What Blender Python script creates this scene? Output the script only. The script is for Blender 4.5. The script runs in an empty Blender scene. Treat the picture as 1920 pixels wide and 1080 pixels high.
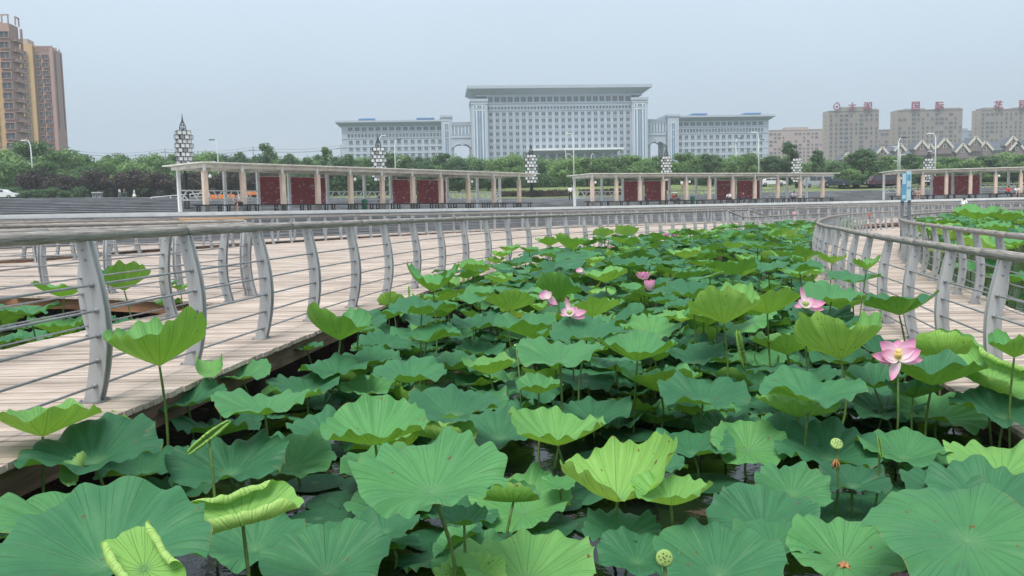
import bpy, bmesh, math, random
import numpy as np
from mathutils import Vector, Matrix, Euler

# ------------------------------------------------------------------ camera, sky, sun, exposure
PI = math.pi
scene = bpy.context.scene
COL = scene.collection
F, V0, ROLL, EYE = 1580.0, 400.0, 0.022, 1.28       # focal length and level line in photo pixels, roll, eye height above the deck
PITCH = math.atan((540 - V0) / F)
FWD = Vector((0, math.cos(PITCH), -math.sin(PITCH))); RIGHT = Vector((1, 0, 0)); UP = RIGHT.cross(FWD)
CR, SR = math.cos(ROLL), math.sin(ROLL)
cam = bpy.data.cameras.new('camera'); camo = bpy.data.objects.new('camera', cam); COL.objects.link(camo)
cam.sensor_width = 36; cam.lens = 36 * F / 1920; cam.clip_start = 0.05; cam.clip_end = 6000
r_ = RIGHT * CR - UP * SR; u_ = RIGHT * SR + UP * CR
camo.matrix_world = Matrix(((r_.x, u_.x, -FWD.x, 0), (r_.y, u_.y, -FWD.y, 0), (r_.z, u_.z, -FWD.z, EYE), (0, 0, 0, 1)))
scene.camera = camo

world = bpy.data.worlds.new('World'); scene.world = world; world.use_nodes = True
wn, wl = world.node_tree.nodes, world.node_tree.links; wn.clear()
SUN_EL, SUN_ROT = math.radians(62), math.radians(200)
sky = wn.new('ShaderNodeTexSky'); sky.sky_type = 'NISHITA'; sky.sun_disc = False
sky.sun_elevation = SUN_EL; sky.sun_rotation = SUN_ROT; sky.air_density = 1.6; sky.dust_density = 5.0; sky.ozone_density = 2.0; sky.altitude = 60
hs = wn.new('ShaderNodeHueSaturation'); hs.inputs['Saturation'].default_value = 0.55
mixo = wn.new('ShaderNodeMix'); mixo.data_type = 'RGBA'; mixo.inputs['Factor'].default_value = 0.86   # the even overcast veil
tcw = wn.new('ShaderNodeTexCoord'); sxw = wn.new('ShaderNodeSeparateXYZ'); wl.new(tcw.outputs['Generated'], sxw.inputs[0])
rpw = wn.new('ShaderNodeValToRGB'); ew = rpw.color_ramp.elements; ew[0].position = 0.0; ew[0].color = (0.345, 0.40, 0.455, 1); ew[1].position = 0.10; ew[1].color = (0.325, 0.39, 0.465, 1)
e_ = ew.new(0.28); e_.color = (0.44, 0.53, 0.62, 1); e_ = ew.new(1.0); e_.color = (0.50, 0.58, 0.66, 1)
sclw = wn.new('ShaderNodeVectorMath'); sclw.operation = 'SCALE'; sclw.inputs['Scale'].default_value = 10.0
nzw = wn.new('ShaderNodeTexNoise'); nzw.inputs['Scale'].default_value = 2.2; nzw.inputs['Detail'].default_value = 5.0; wl.new(tcw.outputs['Generated'], nzw.inputs['Vector'])
maw = wn.new('ShaderNodeMath'); maw.operation = 'MULTIPLY_ADD'; maw.inputs[1].default_value = 0.10; wl.new(nzw.outputs['Fac'], maw.inputs[0]); wl.new(sxw.outputs['Z'], maw.inputs[2])
mbw = wn.new('ShaderNodeMath'); mbw.operation = 'SUBTRACT'; mbw.inputs[1].default_value = 0.05; wl.new(maw.outputs[0], mbw.inputs[0]); wl.new(mbw.outputs[0], rpw.inputs[0]); wl.new(rpw.outputs[0], sclw.inputs[0]); wl.new(sclw.outputs[0], mixo.inputs['B'])
bg = wn.new('ShaderNodeBackground'); bg.inputs['Strength'].default_value = 0.10
wo = wn.new('ShaderNodeOutputWorld')
wl.new(sky.outputs[0], hs.inputs['Color']); wl.new(hs.outputs[0], mixo.inputs['A']); wl.new(mixo.outputs['Result'], bg.inputs['Color']); wl.new(bg.outputs[0], wo.inputs['Surface'])

sun = bpy.data.lights.new('sun', 'SUN'); suno = bpy.data.objects.new('sun', sun); COL.objects.link(suno)
sun.energy = 1.9; sun.angle = math.radians(25); sun.color = (1.0, 0.96, 0.9)
sd = Vector((math.sin(SUN_ROT) * math.cos(SUN_EL), math.cos(SUN_ROT) * math.cos(SUN_EL), math.sin(SUN_EL)))
suno.rotation_euler = sd.to_track_quat('Z', 'Y').to_euler()
scene.view_settings.view_transform = 'Standard'; scene.view_settings.look = 'None'
scene.view_settings.exposure = 0.75; scene.view_settings.gamma = 1.0
scene.render.engine = 'CYCLES'
scene.cycles.max_bounces = 6; scene.cycles.diffuse_bounces = 3; scene.cycles.transparent_max_bounces = 8; scene.cycles.volume_bounces = 1
scene.cycles.use_denoising = True

RS = random.Random(7)

def ray(u, v):
    x, y = (u - 960) / F, (540 - v) / F
    return FWD + RIGHT * (CR * x + SR * y) + UP * (-SR * x + CR * y)
def atz(u, v, z):
    d = ray(u, v); t = (z - EYE) / d.z
    return Vector((d.x * t, d.y * t, z))
def atd(u, v, D):
    d = ray(u, v); t = D / d.y
    return Vector((d.x * t, D, EYE + d.z * t))
def proj(p):
    q = Vector(p) - Vector((0, 0, EYE)); d = q.dot(FWD)
    lx, ly = q.dot(RIGHT) / d, q.dot(UP) / d
    return 960 + F * (CR * lx - SR * ly), 540 - F * (SR * lx + CR * ly)

# ------------------------------------------------------------------ materials
def new_mat(name):
    m = bpy.data.materials.new(name); m.use_nodes = True
    n, l = m.node_tree.nodes, m.node_tree.links
    return m, n, l, n['Principled BSDF']
def N(n, kind, **kw):
    o = n.new(kind)
    for k, v in kw.items():
        if k in o.inputs.keys(): o.inputs[k].default_value = v
        else: setattr(o, k, v)
    return o
def ramp(n, stops):
    r = n.new('ShaderNodeValToRGB'); e = r.color_ramp.elements
    while len(e) < len(stops): e.new(0.5)
    for i, (p, c) in enumerate(stops):
        e[i].position = p; e[i].color = (*c, 1) if len(c) == 3 else c
    return r
def simple(name, col, rough=0.7, var=0.15, scale=3.0, metal=0.0, bump=0.0, spec=0.4, coord='Object', stretch=(1, 1, 1)):
    m, n, l, b = new_mat(name)
    tc = N(n, 'ShaderNodeTexCoord'); mp = N(n, 'ShaderNodeMapping'); mp.inputs['Scale'].default_value = stretch
    no = N(n, 'ShaderNodeTexNoise', Scale=scale, Detail=6.0, Roughness=0.6)
    l.new(tc.outputs[coord], mp.inputs['Vector']); l.new(mp.outputs[0], no.inputs['Vector'])
    d = tuple(c * (1 - var) for c in col); h = tuple(min(1, c * (1 + var)) for c in col)
    rp = ramp(n, [(0.3, d), (0.7, h)]); l.new(no.outputs['Fac'], rp.inputs[0]); l.new(rp.outputs[0], b.inputs['Base Color'])
    b.inputs['Roughness'].default_value = rough; b.inputs['Metallic'].default_value = metal; b.inputs['Specular IOR Level'].default_value = spec
    if bump:
        bp = N(n, 'ShaderNodeBump', Strength=bump, Distance=0.02); l.new(no.outputs['Fac'], bp.inputs['Height']); l.new(bp.outputs[0], b.inputs['Normal'])
    return m

M = {}
M['post'] = None
def mk_post():
    m, n, l, b = new_mat('grey_painted_steel')
    tc = N(n, 'ShaderNodeTexCoord'); ge = N(n, 'ShaderNodeNewGeometry')
    no = N(n, 'ShaderNodeTexNoise', Scale=2.2, Detail=5.0); l.new(ge.outputs['Position'], no.inputs['Vector'])
    rp = ramp(n, [(0.3, (0.36, 0.365, 0.37)), (0.62, (0.46, 0.465, 0.47)), (0.8, (0.42, 0.41, 0.40))]); l.new(no.outputs['Fac'], rp.inputs[0])
    n2 = N(n, 'ShaderNodeTexNoise', Scale=9.0, Detail=8.0, Roughness=0.7); l.new(ge.outputs['Position'], n2.inputs['Vector'])
    r2 = ramp(n, [(0.66, (0, 0, 0)), (0.75, (1, 1, 1))]); l.new(n2.outputs['Fac'], r2.inputs[0])
    mx = N(n, 'ShaderNodeMix', data_type='RGBA'); mx.inputs['B'].default_value = (0.22, 0.13, 0.08, 1)
    ml = N(n, 'ShaderNodeMath', operation='MULTIPLY'); ml.inputs[1].default_value = 0.55; l.new(r2.outputs[0], ml.inputs[0])
    l.new(ml.outputs[0], mx.inputs['Factor']); l.new(rp.outputs[0], mx.inputs['A']); l.new(mx.outputs['Result'], b.inputs['Base Color'])
    b.inputs['Roughness'].default_value = 0.5; b.inputs['Metallic'].default_value = 0.15
    return m
M['post'] = mk_post()
M['rod'] = simple('dull_steel_rod', (0.30, 0.30, 0.31), 0.45, 0.25, 8, metal=0.3)
def mk_wood(name, c1, c2, c3, dark):
    # weathered round rail: grain runs along the log (u of the uv map is metres along it)
    m, n, l, b = new_mat(name)
    uv = N(n, 'ShaderNodeUVMap'); mp = N(n, 'ShaderNodeMapping'); mp.inputs['Scale'].default_value = (1.2, 7.0, 1.0)
    l.new(uv.outputs[0], mp.inputs['Vector'])
    no = N(n, 'ShaderNodeTexNoise', Scale=2.6, Detail=9.0, Roughness=0.68, Distortion=0.6); l.new(mp.outputs[0], no.inputs['Vector'])
    rp = ramp(n, [(0.28, dark), (0.42, c1), (0.58, c2), (0.74, c3)]); l.new(no.outputs['Fac'], rp.inputs[0])
    mp2 = N(n, 'ShaderNodeMapping'); mp2.inputs['Scale'].default_value = (0.5, 1.2, 1.0); l.new(uv.outputs[0], mp2.inputs['Vector'])
    n2 = N(n, 'ShaderNodeTexNoise', Scale=1.7, Detail=6.0, Roughness=0.7); l.new(mp2.outputs[0], n2.inputs['Vector'])
    r2 = ramp(n, [(0.56, (0, 0, 0)), (0.68, (1, 1, 1))]); l.new(n2.outputs['Fac'], r2.inputs[0])
    mx = N(n, 'ShaderNodeMix', data_type='RGBA'); mx.inputs['B'].default_value = (0.30, 0.17, 0.10, 1)
    ml = N(n, 'ShaderNodeMath', operation='MULTIPLY'); ml.inputs[1].default_value = 0.6; l.new(r2.outputs[0], ml.inputs[0]); l.new(ml.outputs[0], mx.inputs['Factor'])
    l.new(rp.outputs[0], mx.inputs['A'])
    # drying cracks
    mp3 = N(n, 'ShaderNodeMapping'); mp3.inputs['Scale'].default_value = (0.7, 10.0, 1.0); l.new(uv.outputs[0], mp3.inputs['Vector'])
    n3 = N(n, 'ShaderNodeTexNoise', Scale=3.0, Detail=3.0); l.new(mp3.outputs[0], n3.inputs['Vector'])
    r3 = ramp(n, [(0.485, (1, 1, 1)), (0.5, (0.25, 0.25, 0.25)), (0.515, (1, 1, 1))]); l.new(n3.outputs['Fac'], r3.inputs[0])
    mm = N(n, 'ShaderNodeMix', data_type='RGBA', blend_type='MULTIPLY'); mm.inputs['Factor'].default_value = 0.6
    l.new(mx.outputs['Result'], mm.inputs['A']); l.new(r3.outputs[0], mm.inputs['B']); l.new(mm.outputs['Result'], b.inputs['Base Color'])
    b.inputs['Roughness'].default_value = 0.85; b.inputs['Specular IOR Level'].default_value = 0.2
    bp = N(n, 'ShaderNodeBump', Strength=0.7, Distance=0.01); l.new(no.outputs['Fac'], bp.inputs['Height']); l.new(bp.outputs[0], b.inputs['Normal'])
    return m
M['rail'] = mk_wood('weathered_rail_wood', (0.25, 0.225, 0.205), (0.42, 0.385, 0.35), (0.60, 0.56, 0.51), (0.09, 0.075, 0.065))
M['rail_new'] = mk_wood('fresh_rail_wood', (0.62, 0.36, 0.19), (0.68, 0.42, 0.23), (0.72, 0.47, 0.28), (0.5, 0.27, 0.13))
def mk_plank():
    m, n, l, b = new_mat('weathered_deck_boards')
    at = N(n, 'ShaderNodeAttribute'); at.attribute_name = 'shade'
    ge = N(n, 'ShaderNodeNewGeometry'); mp = N(n, 'ShaderNodeMapping'); mp.inputs['Scale'].default_value = (1.1, 24.0, 1.0)
    l.new(ge.outputs['Position'], mp.inputs['Vector'])
    no = N(n, 'ShaderNodeTexNoise', Scale=1.6, Detail=8.0, Roughness=0.65); l.new(mp.outputs[0], no.inputs['Vector'])
    rp = ramp(n, [(0.25, (0.36, 0.28, 0.225)), (0.5, (0.59, 0.492, 0.418)), (0.75, (0.77, 0.67, 0.60))]); l.new(no.outputs['Fac'], rp.inputs[0])
    n2 = N(n, 'ShaderNodeTexNoise', Scale=0.9, Detail=5.0, Roughness=0.6); l.new(ge.outputs['Position'], n2.inputs['Vector'])
    r2 = ramp(n, [(0.3, (0.62, 0.59, 0.57)), (0.66, (1.0, 1.0, 1.0))]); l.new(n2.outputs['Fac'], r2.inputs[0])
    m1 = N(n, 'ShaderNodeMix', data_type='RGBA', blend_type='MULTIPLY'); m1.inputs['Factor'].default_value = 0.85; l.new(rp.outputs[0], m1.inputs['A']); l.new(r2.outputs[0], m1.inputs['B'])
    m2 = N(n, 'ShaderNodeMix', data_type='RGBA', blend_type='MULTIPLY'); m2.inputs['Factor'].default_value = 1.0; l.new(m1.outputs['Result'], m2.inputs['A']); l.new(at.outputs['Color'], m2.inputs['B'])
    l.new(m2.outputs['Result'], b.inputs['Base Color']); b.inputs['Roughness'].default_value = 0.9; b.inputs['Specular IOR Level'].default_value = 0.2
    bp = N(n, 'ShaderNodeBump', Strength=0.4, Distance=0.01); l.new(no.outputs['Fac'], bp.inputs['Height']); l.new(bp.outputs[0], b.inputs['Normal'])
    return m
M['plank'] = mk_plank()
M['fascia'] = simple('rusty_brown_beam', (0.17, 0.105, 0.075), 0.9, 0.55, 3.0, bump=0.4, stretch=(0.6, 0.6, 5))
M['fascia_red'] = simple('orange_brown_beam', (0.34, 0.17, 0.09), 0.85, 0.4, 2.0, bump=0.3, stretch=(0.4, 0.4, 5))
M['pile'] = simple('dark_timber_pile', (0.06, 0.045, 0.035), 0.9, 0.4, 4)

def mk_leaf():
    m, n, l, b = new_mat('lotus_leaf')
    uv = N(n, 'ShaderNodeUVMap'); sx = N(n, 'ShaderNodeSeparateXYZ'); l.new(uv.outputs[0], sx.inputs[0])
    oi = N(n, 'ShaderNodeObjectInfo'); sc = N(n, 'ShaderNodeSeparateColor'); l.new(oi.outputs['Color'], sc.inputs[0])
    at = N(n, 'ShaderNodeAttribute'); at.attribute_name = 'tone'
    ad = N(n, 'ShaderNodeMath', operation='ADD'); l.new(sc.outputs[0], ad.inputs[0]); l.new(at.outputs['Fac'], ad.inputs[1])
    ge = N(n, 'ShaderNodeNewGeometry')
    no = N(n, 'ShaderNodeTexNoise', Scale=5.0, Detail=4.0); l.new(ge.outputs['Position'], no.inputs['Vector'])
    t1 = N(n, 'ShaderNodeMath', operation='MULTIPLY_ADD'); t1.inputs[1].default_value = 0.28; l.new(no.outputs['Fac'], t1.inputs[0])
    t0 = N(n, 'ShaderNodeMath', operation='SUBTRACT'); t0.inputs[1].default_value = 0.14; l.new(ad.outputs[0], t0.inputs[0]); l.new(t0.outputs[0], t1.inputs[2])
    top = ramp(n, [(0.0, (0.020, 0.090, 0.044)), (0.3, (0.054, 0.196, 0.090)), (0.6, (0.115, 0.330, 0.108)), (1.0, (0.250, 0.480, 0.110))]); l.new(t1.outputs[0], top.inputs[0])
    bot = ramp(n, [(0.0, (0.065, 0.185, 0.045)), (0.35, (0.135, 0.310, 0.060)), (0.7, (0.240, 0.460, 0.085)), (1.0, (0.420, 0.620, 0.190))]); l.new(t1.outputs[0], bot.inputs[0])
    # radial veins, forking near the rim
    def veins(count, width, soft):
        a = N(n, 'ShaderNodeMath', operation='MULTIPLY'); a.inputs[1].default_value = count; l.new(sx.outputs[0], a.inputs[0])
        f = N(n, 'ShaderNodeMath', operation='FRACT'); l.new(a.outputs[0], f.inputs[0])
        s = N(n, 'ShaderNodeMath', operation='SUBTRACT'); s.inputs[1].default_value = 0.5; l.new(f.outputs[0], s.inputs[0])
        ab = N(n, 'ShaderNodeMath', operation='ABSOLUTE'); l.new(s.outputs[0], ab.inputs[0])
        d = N(n, 'ShaderNodeMath', operation='MULTIPLY'); l.new(ab.outputs[0], d.inputs[0]); l.new(sx.outputs[1], d.inputs[1])
        mr = N(n, 'ShaderNodeMapRange'); mr.inputs['From Min'].default_value = width; mr.inputs['From Max'].default_value = width + soft
        mr.inputs['To Min'].default_value = 1.0; mr.inputs['To Max'].default_value = 0.0; l.new(d.outputs[0], mr.inputs['Value'])
        return mr
    v1 = veins(20.0, 0.003, 0.028)
    v2 = veins(40.0, 0.001, 0.03)
    g = N(n, 'ShaderNodeMapRange'); g.inputs['From Min'].default_value = 0.5; g.inputs['From Max'].default_value = 0.8; l.new(sx.outputs[1], g.inputs['Value'])
    v2g = N(n, 'ShaderNodeMath', operation='MULTIPLY'); l.new(v2.outputs[0], v2g.inputs[0]); l.new(g.outputs[0], v2g.inputs[1])
    vm = N(n, 'ShaderNodeMath', operation='MAXIMUM'); l.new(v1.outputs[0], vm.inputs[0]); l.new(v2g.outputs[0], vm.inputs[1])
    vt = N(n, 'ShaderNodeMath', operation='MULTIPLY'); vt.inputs[1].default_value = 0.26; l.new(vm.outputs[0], vt.inputs[0])
    tv = N(n, 'ShaderNodeMix', data_type='RGBA'); tv.inputs['B'].default_value = (0.16, 0.34, 0.16, 1); l.new(vt.outputs[0], tv.inputs['Factor']); l.new(top.outputs[0], tv.inputs['A'])
    cc = N(n, 'ShaderNodeMapRange'); cc.inputs['From Min'].default_value = 0.02; cc.inputs['From Max'].default_value = 0.22; cc.inputs['To Min'].default_value = 0.55; cc.inputs['To Max'].default_value = 0.0; l.new(sx.outputs[1], cc.inputs['Value'])
    tv2 = N(n, 'ShaderNodeMix', data_type='RGBA'); tv2.inputs['B'].default_value = (0.17, 0.36, 0.17, 1); l.new(cc.outputs[0], tv2.inputs['Factor']); l.new(tv.outputs['Result'], tv2.inputs['A']); tv = tv2
    vb = N(n, 'ShaderNodeMath', operation='MULTIPLY'); vb.inputs[1].default_value = 0.36; l.new(vm.outputs[0], vb.inputs[0])
    bv = N(n, 'ShaderNodeMix', data_type='RGBA'); bv.inputs['B'].default_value = (0.07, 0.16, 0.03, 1); l.new(vb.outputs[0], bv.inputs['Factor']); l.new(bot.outputs[0], bv.inputs['A'])
    # small brown blemishes
    n3 = N(n, 'ShaderNodeTexNoise', Scale=22.0, Detail=3.0); l.new(ge.outputs['Position'], n3.inputs['Vector'])
    r3 = ramp(n, [(0.70, (0, 0, 0)), (0.73, (1, 1, 1))]); l.new(n3.outputs['Fac'], r3.inputs[0])
    fb = N(n, 'ShaderNodeMix', data_type='RGBA'); l.new(ge.outputs['Backfacing'], fb.inputs['Factor']); l.new(tv.outputs['Result'], fb.inputs['A']); l.new(bv.outputs['Result'], fb.inputs['B'])
    sp = N(n, 'ShaderNodeMix', data_type='RGBA'); sp.inputs['B'].default_value = (0.16, 0.11, 0.04, 1); l.new(r3.outputs[0], sp.inputs['Factor']); l.new(fb.outputs['Result'], sp.inputs['A'])
    # browned, slightly torn rim
    n5 = N(n, 'ShaderNodeTexNoise', Scale=7.0, Detail=6.0); l.new(ge.outputs['Position'], n5.inputs['Vector'])
    rm = N(n, 'ShaderNodeMath', operation='MULTIPLY_ADD'); rm.inputs[1].default_value = 0.16; l.new(n5.outputs['Fac'], rm.inputs[0]); l.new(sx.outputs[1], rm.inputs[2])
    rr = N(n, 'ShaderNodeMapRange'); rr.inputs['From Min'].default_value = 1.075; rr.inputs['From Max'].default_value = 1.10; rr.inputs['To Max'].default_value = 0.75; l.new(rm.outputs[0], rr.inputs['Value'])
    sp2 = N(n, 'ShaderNodeMix', data_type='RGBA'); sp2.inputs['B'].default_value = (0.26, 0.20, 0.07, 1); l.new(rr.outputs[0], sp2.inputs['Factor']); l.new(sp.outputs['Result'], sp2.inputs['A']); sp = sp2
    l.new(sp.outputs['Result'], b.inputs['Base Color']); b.inputs['Roughness'].default_value = 0.50; b.inputs['Specular IOR Level'].default_value = 0.24
    b.inputs['Sheen Weight'].default_value = 0.0; b.inputs['Sheen Roughness'].default_value = 0.5; b.inputs['Sheen Tint'].default_value = (0.75, 0.95, 0.9, 1)
    n4 = N(n, 'ShaderNodeTexNoise', Scale=14.0, Detail=5.0); l.new(ge.outputs['Position'], n4.inputs['Vector'])
    hh = N(n, 'ShaderNodeMath', operation='MULTIPLY_ADD'); hh.inputs[1].default_value = -0.5; l.new(vm.outputs[0], hh.inputs[0]); l.new(n4.outputs['Fac'], hh.inputs[2])
    bp = N(n, 'ShaderNodeBump', Strength=0.6, Distance=0.012); l.new(hh.outputs[0], bp.inputs['Height']); l.new(bp.outputs[0], b.inputs['Normal'])
    tr = N(n, 'ShaderNodeBsdfTranslucent'); tc_ = N(n, 'ShaderNodeMix', data_type='RGBA', blend_type='MULTIPLY'); tc_.inputs['Factor'].default_value = 1.0
    tc_.inputs['B'].default_value = (1.5, 1.45, 0.6, 1); l.new(sp.outputs['Result'], tc_.inputs['A']); l.new(tc_.outputs['Result'], tr.inputs['Color']); l.new(bp.outputs[0], tr.inputs['Normal'])
    ms = N(n, 'ShaderNodeMixShader'); ms.inputs[0].default_value = 0.22; l.new(b.outputs[0], ms.inputs[1]); l.new(tr.outputs[0], ms.inputs[2])
    l.new(ms.outputs[0], n['Material Output'].inputs['Surface'])
    return m
M['leaf'] = mk_leaf()
M['stem'] = simple('lotus_stem', (0.11, 0.19, 0.045), 0.6, 0.3, 12)
M['pad'] = M['leaf']
def mk_petal():
    m, n, l, b = new_mat('lotus_petal')
    uv = N(n, 'ShaderNodeUVMap'); sx = N(n, 'ShaderNodeSeparateXYZ'); l.new(uv.outputs[0], sx.inputs[0])
    rp = ramp(n, [(0.0, (0.90, 0.84, 0.66)), (0.25, (0.90, 0.70, 0.78)), (0.65, (0.88, 0.42, 0.62)), (1.0, (0.78, 0.16, 0.40))]); l.new(sx.outputs[1], rp.inputs[0])
    l.new(rp.outputs[0], b.inputs['Base Color']); b.inputs['Roughness'].default_value = 0.6
    tr = N(n, 'ShaderNodeBsdfTranslucent'); l.new(rp.outputs[0], tr.inputs['Color']); ms = N(n, 'ShaderNodeMixShader'); ms.inputs[0].default_value = 0.35
    l.new(b.outputs[0], ms.inputs[1]); l.new(tr.outputs[0], ms.inputs[2]); l.new(ms.outputs[0], n['Material Output'].inputs['Surface'])
    return m
M['petal'] = mk_petal()
M['pod'] = simple('green_seed_pod', (0.28, 0.42, 0.12), 0.6, 0.2, 30)
M['pod_hole'] = simple('seed_pod_pit', (0.12, 0.17, 0.05), 0.7, 0.2, 30)
M['anther'] = simple('yellow_anthers', (0.85, 0.66, 0.22), 0.6, 0.2, 30)
M['brown'] = simple('withered_brown', (0.40, 0.20, 0.08), 0.8, 0.4, 20)
def mk_water():
    m, n, l, b = new_mat('dark_pond_water')
    b.inputs['Base Color'].default_value = (0.006, 0.010, 0.007, 1); b.inputs['Roughness'].default_value = 0.06; b.inputs['IOR'].default_value = 1.33
    ge = N(n, 'ShaderNodeNewGeometry'); no = N(n, 'ShaderNodeTexNoise', Scale=7.0, Detail=3.0); l.new(ge.outputs['Position'], no.inputs['Vector'])
    bp = N(n, 'ShaderNodeBump', Strength=0.25, Distance=0.02); l.new(no.outputs['Fac'], bp.inputs['Height']); l.new(bp.outputs[0], b.inputs['Normal'])
    n2 = N(n, 'ShaderNodeTexNoise', Scale=2.3, Detail=9.0, Roughness=0.72); l.new(ge.outputs['Position'], n2.inputs['Vector'])
    r2 = ramp(n, [(0.57, (0, 0, 0)), (0.63, (1, 1, 1))]); l.new(n2.outputs['Fac'], r2.inputs[0])
    mx = N(n, 'ShaderNodeMix', data_type='RGBA'); mx.inputs['A'].default_value = (0.006, 0.010, 0.007, 1); mx.inputs['B'].default_value = (0.07, 0.045, 0.025, 1)
    l.new(r2.outputs[0], mx.inputs['Factor']); l.new(mx.outputs['Result'], b.inputs['Base Color'])
    mr = N(n, 'ShaderNodeMapRange'); mr.inputs['To Min'].default_value = 0.06; mr.inputs['To Max'].default_value = 0.7; l.new(r2.outputs[0], mr.inputs['Value']); l.new(mr.outputs[0], b.inputs['Roughness'])
    return m
M['water'] = mk_water()
def mk_crown(name, dark, light):
    m, n, l, b = new_mat(name)
    oi = N(n, 'ShaderNodeObjectInfo'); at = N(n, 'ShaderNodeAttribute'); at.attribute_name = 'shade'
    ge = N(n, 'ShaderNodeNewGeometry'); no = N(n, 'ShaderNodeTexNoise', Scale=0.6, Detail=3.0); l.new(ge.outputs['Position'], no.inputs['Vector'])
    ad = N(n, 'ShaderNodeMath', operation='MULTIPLY_ADD'); ad.inputs[1].default_value = 0.5; l.new(at.outputs['Fac'], ad.inputs[0])
    a2 = N(n, 'ShaderNodeMath', operation='MULTIPLY_ADD'); a2.inputs[1].default_value = 0.35; l.new(oi.outputs['Random'], a2.inputs[0]); 
    a3 = N(n, 'ShaderNodeMath', operation='MULTIPLY'); a3.inputs[1].default_value = 0.35; l.new(no.outputs['Fac'], a3.inputs[0]); l.new(a3.outputs[0], a2.inputs[2]); l.new(a2.outputs[0], ad.inputs[2])
    rp = ramp(n, [(0.2, dark), (0.95, light)]); l.new(ad.outputs[0], rp.inputs[0]); l.new(rp.outputs[0], b.inputs['Base Color'])
    b.inputs['Roughness'].default_value = 0.65; b.inputs['Specular IOR Level'].default_value = 0.25
    tr = N(n, 'ShaderNodeBsdfTranslucent'); l.new(rp.outputs[0], tr.inputs['Color']); ms = N(n, 'ShaderNodeMixShader'); ms.inputs[0].default_value = 0.25
    l.new(b.outputs[0], ms.inputs[1]); l.new(tr.outputs[0], ms.inputs[2]); l.new(ms.outputs[0], n['Material Output'].inputs['Surface'])
    return m
M['crown'] = mk_crown('green_tree_leaves', (0.075, 0.150, 0.055), (0.240, 0.380, 0.135))
M['crown_blue'] = mk_crown('deep_green_tree_leaves', (0.055, 0.112, 0.055), (0.155, 0.260, 0.110))
M['crown_purple'] = mk_crown('plum_shrub_leaves', (0.042, 0.036, 0.032), (0.105, 0.080, 0.066))
M['bark'] = simple('grey_brown_bark', (0.11, 0.085, 0.065), 0.9, 0.3, 4, bump=0.4, stretch=(4, 4, 1))
M['lawn'] = simple('park_lawn', (0.15, 0.19, 0.06), 0.95, 0.45, 0.25, coord='Object')
M['hedge'] = M['crown_blue']
M['paving'] = simple('light_plaza_paving', (0.46, 0.45, 0.43), 0.85, 0.2, 0.8)
M['coping'] = simple('white_stone_coping', (0.66, 0.66, 0.64), 0.8, 0.12, 2)
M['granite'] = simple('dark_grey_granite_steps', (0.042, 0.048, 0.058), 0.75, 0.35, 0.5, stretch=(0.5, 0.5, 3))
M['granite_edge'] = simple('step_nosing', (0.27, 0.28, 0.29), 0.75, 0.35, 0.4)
M['white'] = simple('white_paint', (0.78, 0.79, 0.78), 0.55, 0.12, 2.0)
M['cream'] = simple('cream_roof_slab', (0.66, 0.64, 0.57), 0.75, 0.22, 1.5)
M['pink'] = simple('pinkish_stone_pillar', (0.62, 0.49, 0.40), 0.85, 0.12, 2.0)
M['stone'] = simple('grey_stone_block', (0.20, 0.20, 0.19), 0.9, 0.25, 4)
M['black'] = simple('black_metal', (0.022, 0.022, 0.024), 0.5, 0.3, 5)
M['lamp_white'] = simple('white_lantern_panel', (0.72, 0.72, 0.70), 0.5, 0.12, 0.9)
M['lamp_grey'] = simple('dirty_lantern_panel', (0.33, 0.32, 0.30), 0.6, 0.25, 2)
def mk_panel():
    m, n, l, b = new_mat('flaking_red_panel')
    tc = N(n, 'ShaderNodeTexCoord'); ge = N(n, 'ShaderNodeNewGeometry')
    mp = N(n, 'ShaderNodeMapping'); mp.inputs['Scale'].default_value = (1, 1, 1.6); l.new(ge.outputs['Position'], mp.inputs['Vector'])
    no = N(n, 'ShaderNodeTexNoise', Scale=2.4, Detail=9.0, Roughness=0.78); l.new(mp.outputs[0], no.inputs['Vector'])
    rp = ramp(n, [(0.56, (0, 0, 0)), (0.60, (1, 1, 1))]); l.new(no.outputs['Fac'], rp.inputs[0])
    n2 = N(n, 'ShaderNodeTexNoise', Scale=0.5, Detail=3.0); l.new(ge.outputs['Position'], n2.inputs['Vector'])
    r2 = ramp(n, [(0.3, (0.25, 0.035, 0.045)), (0.7, (0.38, 0.070, 0.080))]); l.new(n2.outputs['Fac'], r2.inputs[0])
    mx = N(n, 'ShaderNodeMix', data_type='RGBA'); mx.inputs['B'].default_value = (0.60, 0.44, 0.44, 1)
    l.new(rp.outputs[0], mx.inputs['Factor']); l.new(r2.outputs[0], mx.inputs['A']); l.new(mx.outputs['Result'], b.inputs['Base Color']); b.inputs['Roughness'].default_value = 0.7
    return m
M['redpanel'] = mk_panel()
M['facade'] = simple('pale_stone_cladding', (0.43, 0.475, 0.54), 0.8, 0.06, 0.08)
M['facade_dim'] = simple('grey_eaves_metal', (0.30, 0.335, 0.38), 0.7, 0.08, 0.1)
M['glass'] = simple('dark_window_glass', (0.075, 0.085, 0.10), 0.35, 0.25, 0.15, spec=0.5)
M['glass_blue'] = simple('blue_window_glass', (0.17, 0.25, 0.37), 0.35, 0.15, 0.15, spec=0.5)
M['solar'] = simple('blue_roof_panels', (0.08, 0.22, 0.50), 0.4, 0.1, 0.3)
M['ochre'] = simple('ochre_render', (0.54, 0.365, 0.19), 0.9, 0.07, 0.2)
M['mauve'] = simple('mauve_pink_render', (0.42, 0.27, 0.235), 0.9, 0.07, 0.2)
M['brownred'] = simple('brown_red_render', (0.20, 0.115, 0.095), 0.9, 0.1, 0.3)
M['grey_tower'] = simple('grey_brown_render', (0.27, 0.225, 0.205), 0.9, 0.08, 0.1)
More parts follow.
